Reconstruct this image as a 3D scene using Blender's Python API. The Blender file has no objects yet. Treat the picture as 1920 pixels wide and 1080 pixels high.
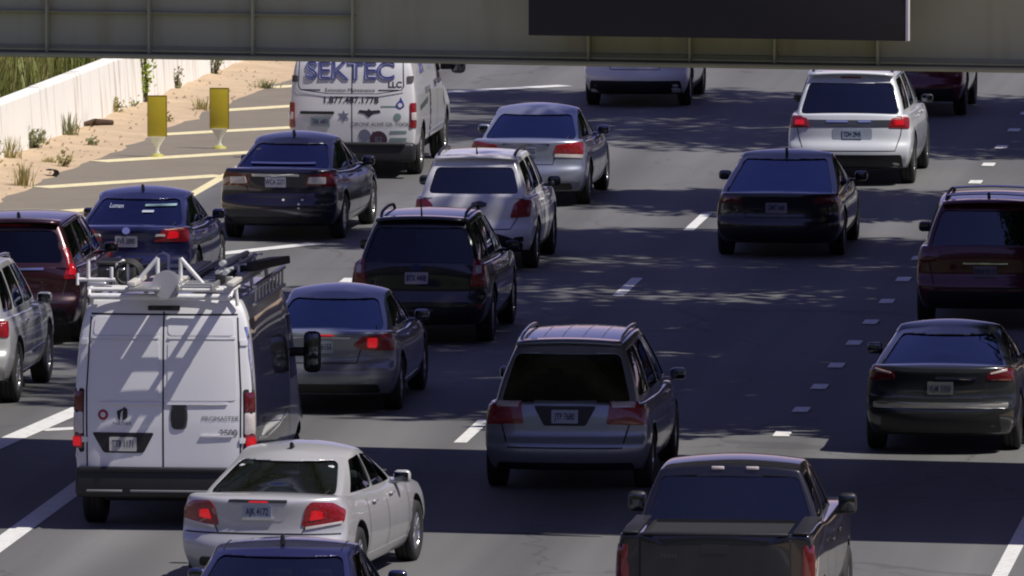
import bpy, bmesh, math, random
from mathutils import Vector, Matrix, noise as mnoise
from mathutils.bvhtree import BVHTree
R = math.radians
rnd = random.Random(7)
SC = bpy.context.scene
COL = SC.collection

# ------------------------------------------------------------------ camera, sky, sun, exposure
# world frame: +Y is the driving direction, +X is right, the camera stands 13.3 m above the road
CAM_H, F_PX = 13.3, 22000.0
PITCH = math.atan(1790 / F_PX)
YAW = math.atan(2140 / F_PX * math.cos(PITCH))
cam = bpy.data.cameras.new('camera')
cam.sensor_width = 36.0
cam.lens = F_PX * 36.0 / 1920.0
cam.clip_start, cam.clip_end = 1.0, 6000.0
cam_o = bpy.data.objects.new('camera', cam)
COL.objects.link(cam_o)
cam_o.location = (0, 0, CAM_H)
cam_o.rotation_euler = (math.pi / 2 - PITCH, 0, YAW)
SC.camera = cam_o

SUN_DIR = Vector((0.62, -0.22, 1.0)).normalized()      # towards the sun
world = bpy.data.worlds.new('World')
SC.world = world
world.use_nodes = True
wn = world.node_tree
sky = wn.nodes.new('ShaderNodeTexSky')
sky.sky_type = 'NISHITA'
sky.sun_disc = False
sky.sun_elevation = math.asin(SUN_DIR.z)
sky.sun_rotation = math.atan2(SUN_DIR.x, SUN_DIR.y)
sky.air_density = 1.0
sky.dust_density = 0.1
sky.ozone_density = 6.0
wn.nodes['Background'].inputs['Strength'].default_value = 0.08
tint = wn.nodes.new('ShaderNodeMix')          # the camera's cool violet white balance in the shade
tint.data_type = 'RGBA'
tint.blend_type = 'MULTIPLY'
tint.inputs[0].default_value = 1.0
tint.inputs[7].default_value = (1.45, .86, 1.12, 1)
wn.links.new(sky.outputs[0], tint.inputs[6])
wn.links.new(tint.outputs[2], wn.nodes['Background'].inputs['Color'])

sun = bpy.data.lights.new('sun', 'SUN')
sun.energy = 5.0
sun.angle = R(0.5)
sun.color = (1.0, 0.95, 0.87)
sun_o = bpy.data.objects.new('sun', sun)
COL.objects.link(sun_o)
sun_o.rotation_euler = (-SUN_DIR).to_track_quat('-Z', 'Y').to_euler()

SC.render.engine = 'CYCLES'
SC.view_settings.view_transform = 'Standard'
SC.view_settings.look = 'None'
SC.view_settings.exposure = 0.0
SC.view_settings.gamma = 1.0
SC.cycles.max_bounces = 8
SC.cycles.filter_width = 2.0
SC.cycles.transparent_max_bounces = 12

# ------------------------------------------------------------------ materials
MATS = {}

def S(r, g, b):
    """sRGB 0-255 to linear"""
    f = lambda c: ((c / 255 + 0.055) / 1.055) ** 2.4 if c > 10 else c / 255 / 12.92
    return (f(r), f(g), f(b))

def mat(name, col=(.5, .5, .5), rough=.5, metal=0., coat=0., emit=None, estr=0., spec=.5, var=0., vscale=3., bump=0., bscale=40.):
    if name in MATS:
        return MATS[name]
    m = bpy.data.materials.new(name)
    m.use_nodes = True
    nt = m.node_tree
    b = nt.nodes['Principled BSDF']
    b.inputs['Base Color'].default_value = (*col, 1)
    b.inputs['Roughness'].default_value = rough
    b.inputs['Metallic'].default_value = metal
    b.inputs['Coat Weight'].default_value = coat
    b.inputs['Coat Roughness'].default_value = .03
    b.inputs['Specular IOR Level'].default_value = spec
    if emit:
        b.inputs['Emission Color'].default_value = (*emit, 1)
        b.inputs['Emission Strength'].default_value = estr
    if var or bump:
        tc = nt.nodes.new('ShaderNodeTexCoord')
        if var:
            n = nt.nodes.new('ShaderNodeTexNoise')
            n.inputs['Scale'].default_value = vscale
            n.inputs['Detail'].default_value = 6
            nt.links.new(tc.outputs['Object'], n.inputs['Vector'])
            mx = nt.nodes.new('ShaderNodeMix')
            mx.data_type = 'RGBA'
            mx.inputs[6].default_value = (*[c * (1 - var) for c in col], 1)
            mx.inputs[7].default_value = (*[min(1, c * (1 + var)) for c in col], 1)
            nt.links.new(n.outputs[0], mx.inputs[0])
            nt.links.new(mx.outputs[2], b.inputs['Base Color'])
        if bump:
            n2 = nt.nodes.new('ShaderNodeTexNoise')
            n2.inputs['Scale'].default_value = bscale
            n2.inputs['Detail'].default_value = 4
            nt.links.new(tc.outputs['Object'], n2.inputs['Vector'])
            bp = nt.nodes.new('ShaderNodeBump')
            bp.inputs['Strength'].default_value = bump
            bp.inputs['Distance'].default_value = .02
            nt.links.new(n2.outputs[0], bp.inputs['Height'])
            nt.links.new(bp.outputs[0], b.inputs['Normal'])
    MATS[name] = m
    return m

def paint(name, col, metal=.35, rough=.32, dirt=None):
    """clear-coated car paint with road dust gathered near the sills"""
    key = 'paint_' + name
    if dirt is None: dirt = .5 if max(col) > .15 else .14
    if key in MATS:
        return MATS[key]
    m = mat(key, col, rough, metal, 1.0)
    nt = m.node_tree
    b = nt.nodes['Principled BSDF']
    tc = nt.nodes.new('ShaderNodeTexCoord')
    sp = nt.nodes.new('ShaderNodeSeparateXYZ')
    nt.links.new(tc.outputs['Object'], sp.inputs[0])
    n = nt.nodes.new('ShaderNodeTexNoise')
    n.inputs['Scale'].default_value = 4.0
    n.inputs['Detail'].default_value = 8
    nt.links.new(tc.outputs['Object'], n.inputs['Vector'])
    mr = nt.nodes.new('ShaderNodeMapRange')
    mr.inputs[1].default_value = .8
    mr.inputs[2].default_value = .2
    mr.inputs[3].default_value = 0.04
    mr.inputs[4].default_value = dirt
    nt.links.new(sp.outputs[2], mr.inputs[0])
    mu = nt.nodes.new('ShaderNodeMath')
    mu.operation = 'MULTIPLY'
    nt.links.new(mr.outputs[0], mu.inputs[0])
    nt.links.new(n.outputs[0], mu.inputs[1])
    mx = nt.nodes.new('ShaderNodeMix')
    mx.data_type = 'RGBA'
    mx.inputs[6].default_value = (*col, 1)
    mx.inputs[7].default_value = (.09, .075, .06, 1)
    nt.links.new(mu.outputs[0], mx.inputs[0])
    nt.links.new(mx.outputs[2], b.inputs['Base Color'])
    m2 = nt.nodes.new('ShaderNodeMath')
    m2.operation = 'MULTIPLY_ADD'
    m2.inputs[1].default_value = .5
    m2.inputs[2].default_value = .04
    nt.links.new(mu.outputs[0], m2.inputs[0])
    nt.links.new(m2.outputs[0], b.inputs['Coat Roughness'])
    return m

def glass(name, tint, ior=1.6, gcol=(.8, .88, 1.0)):
    if name in MATS:
        return MATS[name]
    m = bpy.data.materials.new(name)
    m.use_nodes = True
    nt = m.node_tree
    nt.nodes.remove(nt.nodes['Principled BSDF'])
    tr = nt.nodes.new('ShaderNodeBsdfTransparent')
    tr.inputs[0].default_value = (*tint, 1)
    gl = nt.nodes.new('ShaderNodeBsdfGlossy')
    gl.inputs['Roughness'].default_value = .02
    gl.inputs['Color'].default_value = (*gcol, 1)
    fr = nt.nodes.new('ShaderNodeFresnel')
    fr.inputs['IOR'].default_value = ior
    mx = nt.nodes.new('ShaderNodeMixShader')
    nt.links.new(fr.outputs[0], mx.inputs[0])
    nt.links.new(tr.outputs[0], mx.inputs[1])
    nt.links.new(gl.outputs[0], mx.inputs[2])
    nt.links.new(mx.outputs[0], nt.nodes['Material Output'].inputs[0])
    MATS[name] = m
    return m

M_DARK = mat('underbody_black', (.012, .012, .013), .8)
M_TRIM = mat('trim_plastic', (.012, .012, .014), .5, var=.3, vscale=8)
M_INT = mat('cabin_fabric', (.03, .03, .033), .85)
M_SEAT = mat('seat_fabric', (.055, .053, .055), .8)
M_SEATL = mat('seat_pale', (.32, .31, .30), .7)
M_TYRE = mat('tyre_rubber', (.018, .018, .018), .75, bump=.2)
M_RIM = mat('alloy', (.55, .55, .57), .28, .9)
M_CHROME = mat('chrome', (.8, .8, .82), .1, 1.0)
M_MGLASS = mat('mirror_glass', (.10, .11, .13), .08, 1.0)
M_SEAM = mat('seam_black', (.008, .008, .008), .7)
M_RED = mat('lamp_red', (.24, .008, .012), .12, coat=1.0, var=.55, vscale=22, bump=.5, bscale=45)
M_REDD = mat('lamp_red_dark', (.10, .006, .010), .12, coat=1.0, var=.5, vscale=22)
M_LIT = mat('lamp_lit', (.16, .004, .006), .2, coat=.6, emit=(1, .010, .022), estr=.42)
M_CLEAR = mat('lamp_clear', (.55, .50, .48), .15, coat=1.0, var=.2, vscale=30)
M_PLATE = mat('plate_white', (.42, .42, .46), .4, var=.1, vscale=20)
M_PLTXT = mat('plate_ink', (.02, .025, .07), .5)
M_BLKGLOSS = mat('black_gloss', (.008, .008, .01), .06, coat=.5)
G_CLEAR = glass('glass_light', (.42, .46, .46), 1.75)
G_MID = glass('glass_mid', (.22, .24, .25), 1.8)
G_DARK = glass('glass_privacy', (.07, .07, .075), 2.0)

# ------------------------------------------------------------------ helpers
def tag(o, label=None, cat=None, group=None, kind=None):
    if label: o['label'] = label
    if cat: o['category'] = cat
    if group: o['group'] = group
    if kind: o['kind'] = kind
    return o

def obj(name, me, parent=None, mats=()):
    for m in mats:
        me.materials.append(m)
    o = bpy.data.objects.new(name, me)
    COL.objects.link(o)
    if parent: o.parent = parent
    return o

def mesh_obj(name, vs, fs, m, parent=None, smooth=False):
    me = bpy.data.meshes.new(name)
    me.from_pydata([tuple(v) for v in vs], [], fs)
    me.update()
    if smooth:
        me.polygons.foreach_set('use_smooth', [True] * len(me.polygons))
    return obj(name, me, parent, m if isinstance(m, (list, tuple)) else [m])

def bm_obj(name, bm, m, parent=None, smooth=False, angle=None):
    me = bpy.data.meshes.new(name)
    bm.normal_update()
    if angle is not None:
        for e in bm.edges:
            if len(e.link_faces) == 2 and e.calc_face_angle(0) > angle:
                e.smooth = False
    bm.to_mesh(me)
    bm.free()
    if smooth:
        me.polygons.foreach_set('use_smooth', [True] * len(me.polygons))
    return obj(name, me, parent, m if isinstance(m, (list, tuple)) else [m])

def empty(name, loc, rz=0.):
    o = bpy.data.objects.new(name, None)
    o.empty_display_size = .3
    COL.objects.link(o)
    o.location = loc
    o.rotation_euler = (0, 0, rz)
    return o

def bbox(bm, c, s, bev=0., rot=None, seg=2):
    """box centred at c with size s, bevelled"""
    mtx = Matrix.Translation(Vector(c))
    if rot is not None: mtx = mtx @ rot.to_4x4()
    mtx = mtx @ Matrix.Diagonal((*s, 1))
    r = bmesh.ops.create_cube(bm, size=1, matrix=mtx)
    if bev:
        es = list({e for v in r['verts'] for e in v.link_edges})
        bmesh.ops.bevel(bm, geom=es, offset=bev, segments=seg, affect='EDGES', profile=.5)

def box(name, c, s, m, parent=None, bev=0., rot=None, seg=2):
    bm = bmesh.new()
    bbox(bm, c, s, bev, rot, seg)
    return bm_obj(name, bm, m, parent, smooth=bev > 0, angle=R(50))

def btube(bm, pts, r, n=8, cap=True):
    pts = [Vector(p) for p in pts]
    rings = []
    for i, p in enumerate(pts):
        d = (pts[min(i + 1, len(pts) - 1)] - pts[max(i - 1, 0)]).normalized()
        a = Vector((0, 0, 1)) if abs(d.z) < .9 else Vector((1, 0, 0))
        u = d.cross(a).normalized()
        w = d.cross(u)
        rr = r[i] if isinstance(r, (list, tuple)) else r
        rings.append([bm.verts.new(p + u * math.cos(2 * math.pi * k / n) * rr + w * math.sin(2 * math.pi * k / n) * rr) for k in range(n)])
    for a, b in zip(rings, rings[1:]):
        for k in range(n):
            bm.faces.new((a[k], a[(k + 1) % n], b[(k + 1) % n], b[k]))
    if cap:
        bm.faces.new(rings[0][::-1])
        bm.faces.new(rings[-1])

def tube(name, pts, r, m, parent=None, n=8):
    bm = bmesh.new()
    btube(bm, pts, r, n)
    bmesh.ops.recalc_face_normals(bm, faces=bm.faces)
    return bm_obj(name, bm, m, parent, smooth=True, angle=R(50))

def pl(tab, x):
    """piecewise linear with smooth ease"""
    if x <= tab[0][0]: return tab[0][1]
    for (a, va), (b, vb) in zip(tab, tab[1:]):
        if x <= b:
            return va + (vb - va) * (x - a) / (b - a)
    return tab[-1][1]

def round_poly(pts, r=.03, n=4, step=.06):
    """round the corners of a closed polygon and resample its edges"""
    out = []
    N = len(pts)
    for i in range(N):
        p0, p1, p2 = Vector(pts[i - 1]), Vector(pts[i]), Vector(pts[(i + 1) % N])
        a, b = (p0 - p1), (p2 - p1)
        rr = min(r, a.length * .45, b.length * .45)
        s, e = p1 + a.normalized() * rr, p1 + b.normalized() * rr
        for k in range(n + 1):
            t = k / n
            out.append((1 - t) ** 2 * s + 2 * t * (1 - t) * p1 + t * t * e)
    res = []
    for i in range(len(out)):
        a, b = out[i], out[(i + 1) % len(out)]
        d = (b - a).length
        k = max(1, int(d / step))
        for j in range(k):
            res.append(a.lerp(b, j / k))
    return res

def eval_mesh(o):
    dg = bpy.context.evaluated_depsgraph_get()
    me = bpy.data.meshes.new_from_object(o.evaluated_get(dg), preserve_all_data_layers=True, depsgraph=dg)
    return me

def kill(o):
    me = o.data
    bpy.data.objects.remove(o)
    if me and me.users == 0: bpy.data.meshes.remove(me)

def grid_box(us, ts, hs, fx, bottom=True, dark_bottom=True):
    """surface of a lattice box deformed by fx(u, t, h)"""
    vs, idx, fs, mi = [], {}, [], []
    nu, nt, nh = len(us) - 1, len(ts) - 1, len(hs) - 1
    def V(i, j, k):
        if (i, j, k) not in idx:
            idx[(i, j, k)] = len(vs)
            vs.append(fx(us[i], ts[j], hs[k]))
        return idx[(i, j, k)]
    def F(a, b, c, d, m=0):
        fs.append((a, b, c, d)); mi.append(m)
    for j in range(nt):
        for k in range(nh):
            F(V(0, j + 1, k), V(0, j, k), V(0, j, k + 1), V(0, j + 1, k + 1))
            F(V(nu, j, k), V(nu, j + 1, k), V(nu, j + 1, k + 1), V(nu, j, k + 1))
    for i in range(nu):
        for k in range(nh):
            F(V(i, 0, k), V(i + 1, 0, k), V(i + 1, 0, k + 1), V(i, 0, k + 1))
            F(V(i + 1, nt, k), V(i, nt, k), V(i, nt, k + 1), V(i + 1, nt, k + 1))
    for i in range(nu):
        for j in range(nt):
            F(V(i, j, nh), V(i + 1, j, nh), V(i + 1, j + 1, nh), V(i, j + 1, nh))
            if bottom:
                F(V(i + 1, j, 0), V(i, j, 0), V(i, j + 1, 0), V(i + 1, j + 1, 0), 1 if dark_bottom else 0)
    return vs, fs, mi

def bvh_of(*meshes):
    vs, fs = [], []
    for me in meshes:
        o = len(vs)
        vs += [v.co.copy() for v in me.vertices]
        fs += [[o + i for i in p.vertices] for p in me.polygons]
    return BVHTree.FromPolygons(vs, fs)

def boolean(o, cutter):
    md = o.modifiers.new('cut', 'BOOLEAN')
    md.operation = 'DIFFERENCE'
    md.solver = 'EXACT'
    md.object = cutter
    bpy.context.view_layer.update()
    lim = max(abs(v.co.x) for v in o.data.vertices) + .03
    me = eval_mesh(o)
    if max(abs(v.co.x) for v in me.vertices) > lim:      # the exact solver kept part of the cutter: nudge it and use the other one
        for k in range(4):
            for v in cutter.data.vertices:
                v.co += Vector((.0013, .0017, .0011))
            cutter.data.update()
            md.solver = 'EXACT' if k % 2 else 'FAST'
            bpy.context.view_layer.update()
            me = eval_mesh(o)
            bad = max(abs(v.co.x) for v in me.vertices) > lim
            print('boolean retry', k, md.solver, bad)
            if not bad: break
    kill(cutter)
    return me

class Ride:
    """one vehicle: an Empty under the rear bumper plus its parts; x right, y forward, z up"""
    def __init__(s, name, xy, rz, label, cat):
        s.root = empty(name, (xy[0], xy[1], 0), rz)
        tag(s.root, label, cat, 'vehicles queueing on the highway')
        s.bvh = None

    def hit(s, a, z, phi):
        """ray through (a, z) in the view rotated by phi about z (phi 0 = from behind, 90 = from the right)"""
        d = Vector((-math.sin(phi), math.cos(phi), 0))
        r = Vector((math.cos(phi), math.sin(phi), 0))
        o = r * a + Vector((0, 0, z)) - d * 12
        h = s.bvh.ray_cast(o, d)
        if h[0] is None:
            h2 = s.bvh.find_nearest(r * a + Vector((0, 0, z)) - d * 3)
            return h2[0], h2[1]
        n = h[1]
        if n.dot(d) > 0: n = -n
        return h[0], n

    def patch(s, name, poly, m, phi=0., off=.006, thick=.02, r=.03, rings=5, parent=None, step=.05, flat=False, mirror=False, dome=0.):
        """a panel of its own, shaped to the body under it; poly in (across, height)"""
        pts = round_poly(poly, r, step=step)
        c = sum(pts, Vector((0, 0))) / len(pts)
        d = Vector((-math.sin(phi), math.cos(phi), 0))
        vs, fs = [], []
        n = len(pts)
        for k in range(rings, 0, -1):
            q = k / rings
            for p in pts:
                a = c.lerp(p, q)
                co, nr = s.hit(a[0], a[1], phi)
                vs.append(co + nr * (off + dome * (1 - q * q)))
        co, nr = s.hit(c[0], c[1], phi)
        vs.append(co + nr * (off + dome))
        if flat:                                        # keep it plane: fit along the view direction
            r_ = Vector((math.cos(phi), math.sin(phi), 0))
            dep = [v.dot(d) for v in vs]
            zs = [v.z for v in vs]
            zm, dm = sum(zs) / len(zs), sum(dep) / len(dep)
            var_ = sum((z - zm) ** 2 for z in zs) or 1
            k_ = sum((z - zm) * (q - dm) for z, q in zip(zs, dep)) / var_
            lo = min(q - k_ * (z - zm) for z, q in zip(zs, dep))
            vs = [v + d * (lo + k_ * (v.z - zm) - v.dot(d)) for v in vs]
        rim = len(vs)
        for p, v in zip(pts, vs[:n]):
            vs.append(v + d * thick)
        for k in range(rings - 1):
            for i in range(n):
                j = (i + 1) % n
                fs.append((k * n + i, k * n + j, (k + 1) * n + j, (k + 1) * n + i))
        for i in range(n):
            j = (i + 1) % n
            fs.append(((rings - 1) * n + i, (rings - 1) * n + j, rim - 1))
            fs.append((rim + i, rim + j, j, i))
        bm = bmesh.new()
        bv = [bm.verts.new(v) for v in vs]
        for f in fs: bm.faces.new([bv[i] for i in f])
        bmesh.ops.recalc_face_normals(bm, faces=bm.faces)
        f0 = bm.faces[0] if False else next(iter(bm.faces))
        if f0.normal.dot(d) > 0:
            bmesh.ops.reverse_faces(bm, faces=bm.faces)
        o = bm_obj(name, bm, m, parent or s.root, smooth=True, angle=R(40))
        if mirror:
            s.mirror(o, parent)
        return o

    def mirror(s, o, parent=None):
        me = o.data.copy()
        for v in me.vertices: v.co.x = -v.co.x
        me.flip_normals()
        o2 = obj(o.name.split('.')[0], me, parent or o.parent)
        return o2

    def seam(s, pts, w=.012, phi=0., m=None, name='panel_seam', off=.002, step=.06, parent=None):
        """a narrow shut line following the body"""
        P = [Vector(p) for p in pts]
        q = []
        for a, b in zip(P, P[1:]):
            k = max(1, int((b - a).length / step))
            q += [a.lerp(b, i / k) for i in range(k)]
        q.append(P[-1])
        vs, fs = [], []
        for i, p in enumerate(q):
            t = (q[min(i + 1, len(q) - 1)] - q[max(0, i - 1)]).normalized()
            nn = Vector((-t.y, t.x)) * w / 2
            for sg in (1, -1):
                a = p + nn * sg
                co, nr = s.hit(a[0], a[1], phi)
                vs.append(co + nr * off)
        for i in range(len(q) - 1):
            fs.append((2 * i, 2 * i + 1, 2 * i + 3, 2 * i + 2))
        return mesh_obj(name, vs, fs, m or M_SEAM, parent or s.root)

    def text(s, body, a, z, h, m, phi=0., name='lettering', align='CENTER', off=.006, sx=1., parent=None, outline=False, rot=0., bold=0.):
        cu = bpy.data.curves.new('t', 'FONT')
        cu.body = body
        cu.size = h
        cu.align_x = align
        cu.align_y = 'CENTER'
        cu.offset = bold
        if outline:
            cu.fill_mode = 'NONE'
            cu.bevel_depth = h * .03
        to = bpy.data.objects.new('t', cu)
        COL.objects.link(to)
        bpy.context.view_layer.update()
        me = eval_mesh(to)
        bpy.data.objects.remove(to)
        bpy.data.curves.remove(cu)
        me.materials.clear()
        cr, sr = math.cos(rot), math.sin(rot)
        for v in me.vertices:
            x, y, zz = v.co.x * sx, v.co.y, v.co.z
            x, y = x * cr - y * sr, x * sr + y * cr
            co, nr = s.hit(a + x, z + y, phi)
            v.co = co + nr * (off + max(zz, 0))
        return obj(name, me, parent or s.root, [m])

    # ---------------------------------------------------------------- wheels
    def wheels(s, ys, tr, r, wdt=.22, rim=.68, m=None):
        for y in ys:
            for sg in (-1, 1):
                ty = obj('wheel', WHEEL['tyre'], s.root)
                ty.location = (sg * tr, y, r)
                ty.scale = (wdt / .22 * sg, r / .33, r / .33)
                rm = obj('rim', WHEEL['rim'], ty)
                rm.scale = (1, 1, 1)

    def door_mirror(s, x, y, z, m, sc=1., tall=1.):
        for sg in (-1, 1):
            bm = bmesh.new()
            bbox(bm, (sg * (x + .11 * sc), y, z), (.19 * sc, .11, .14 * sc * tall), .045)
            bbox(bm, (sg * (x + .0), y + .01, z - .06 * sc * tall), (.14, .05, .04), .012)
            o = bm_obj('door_mirror', bm, m, s.root, smooth=True, angle=R(60))
            box('mirror_glass', (sg * (x + .11 * sc), y - .056, z), (.155 * sc, .006, .10 * sc * tall), M_MGLASS, o, .002)

    def plate(s, a, z, txt, w=.305, h=.152, m=None, off=.012):
        p = s.patch('number_plate', [(a - w / 2, z - h / 2), (a + w / 2, z - h / 2), (a + w / 2, z + h / 2), (a - w / 2, z + h / 2)],
                    m or M_PLATE, off=off, thick=.02, r=.012, rings=3, flat=True)
        dv = p.data.vertices
        y0 = min(v.co.y for v in dv)
        zc = sum(v.co.z for v in dv) / len(dv)
        # lettering laid 3 mm proud of the plate
        cu = bpy.data.curves.new('t', 'FONT')
        cu.body = txt; cu.size = .105; cu.align_x = 'CENTER'; cu.align_y = 'CENTER'; cu.offset = .002
        to = bpy.data.objects.new('t', cu); COL.objects.link(to)
        bpy.context.view_layer.update()
        me = eval_mesh(to)
        bpy.data.objects.remove(to); bpy.data.curves.remove(cu)
        me.materials.clear()
        lo = min(dv, key=lambda v: v.co.z).co; hi = max(dv[:-1], key=lambda v: v.co.z).co
        front = [v.co for v in dv][:len(dv) // 2]
        b_lo = min(front, key=lambda c: c.z); b_hi = max(front, key=lambda c: c.z)
        k = (b_hi.y - b_lo.y) / max(.01, b_hi.z - b_lo.z)
        for v in me.vertices:
            x, zz = v.co.x * .60, v.co.y
            v.co = Vector((a + x, b_lo.y + k * (z + zz - b_lo.z) - .004, z + zz))
        obj('plate_lettering', me, p, [M_PLTXT])
        return p

WHEEL = {}
def make_wheel():
    # tyre: lathe about X, radius .33, width .22
    prof = [(-.09, .20), (-.108, .235), (-.112, .28), (-.10, .318), (-.075, .33), (-.03, .329), (-.026, .322), (-.02, .33), (.02, .33), (.026, .322), (.03, .329), (.075, .33), (.10, .318), (.112, .28), (.108, .235), (.09, .20)]
    n = 40
    bm = bmesh.new()
    rg = [[bm.verts.new((x, r * math.cos(2 * math.pi * k / n), r * math.sin(2 * math.pi * k / n))) for x, r in prof] for k in range(n)]
    for k in range(n):
        a, b = rg[k], rg[(k + 1) % n]
        for i in range(len(prof) - 1):
            bm.faces.new((a[i], a[i + 1], b[i + 1], b[i]))
    bmesh.ops.recalc_face_normals(bm, faces=bm.faces)
    me = bpy.data.meshes.new('tyre'); bm.to_mesh(me); bm.free()
    me.polygons.foreach_set('use_smooth', [True] * len(me.polygons))
    me.materials.append(M_TYRE)
    WHEEL['tyre'] = me
    bm = bmesh.new()
    # barrel and lip
    pr = [(-.085, .2), (-.03, .185), (.06, .19), (.092, .205), (.097, .225), (.09, .228)]
    rg = [[bm.verts.new((x, r * math.cos(2 * math.pi * k / n), r * math.sin(2 * math.pi * k / n))) for x, r in pr] for k in range(n)]
    for k in range(n):
        a, b = rg[k], rg[(k + 1) % n]
        for i in range(len(pr) - 1):
            bm.faces.new((a[i], a[i + 1], b[i + 1], b[i]))
    for k in range(10):
        a = 2 * math.pi * k / 10
        c = Vector((.078, math.cos(a) * .125, math.sin(a) * .125))
        bbox(bm, c, (.02, .17, .034), .006, Matrix.Rotation(a, 3, 'X'))
    btube(bm, [(.03, 0, 0), (.09, 0, 0)], .045, 14)
    for f in bm.faces: f.material_index = 0
    k0 = len(bm.faces)
    btube(bm, [(-.02, 0, 0), (.03, 0, 0)], .15, 20)       # brake disc
    bm.faces.ensure_lookup_table()
    btube(bm, [(-.06, 0, 0), (-.021, 0, 0)], .19, 20)
    bm.faces.ensure_lookup_table()
    for f in bm.faces[k0:]: f.material_index = 1
    bmesh.ops.recalc_face_normals(bm, faces=bm.faces)
    me = bpy.data.meshes.new('rim'); bm.to_mesh(me); bm.free()
    me.materials.append(M_RIM); me.materials.append(M_DARK)
    WHEEL['rim'] = me
make_wheel()

def subsurf_obj(name, vs, fs, mi, mats, levels=2):
    me = bpy.data.meshes.new(name)
    me.from_pydata([tuple(v) for v in vs], [], fs)
    me.polygons.foreach_set('material_index', mi)
    me.polygons.foreach_set('use_smooth', [True] * len(fs))
    me.update()
    o = obj(name, me, None, mats)
    sb = o.modifiers.new('s', 'SUBSURF')
    sb.levels = levels
    sb.render_levels = levels
    return o

def prism(bm, poly, phi, d0, d1, mi=1):
    """extrude a polygon given in (across, height) along the view direction phi, from depth d0 to d1"""
    d = Vector((-math.sin(phi), math.cos(phi), 0))
    r = Vector((math.cos(phi), math.sin(phi), 0))
    A = [bm.verts.new(r * p[0] + Vector((0, 0, p[1])) + d * d0) for p in poly]
    B = [bm.verts.new(r * p[0] + Vector((0, 0, p[1])) + d * d1) for p in poly]
    n = len(poly)
    fs = [bm.faces.new(A), bm.faces.new(B[::-1])]
    for i in range(n):
        fs.append(bm.faces.new((A[i], B[i], B[(i + 1) % n], A[(i + 1) % n])))
    for f in fs: f.material_index = mi

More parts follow.
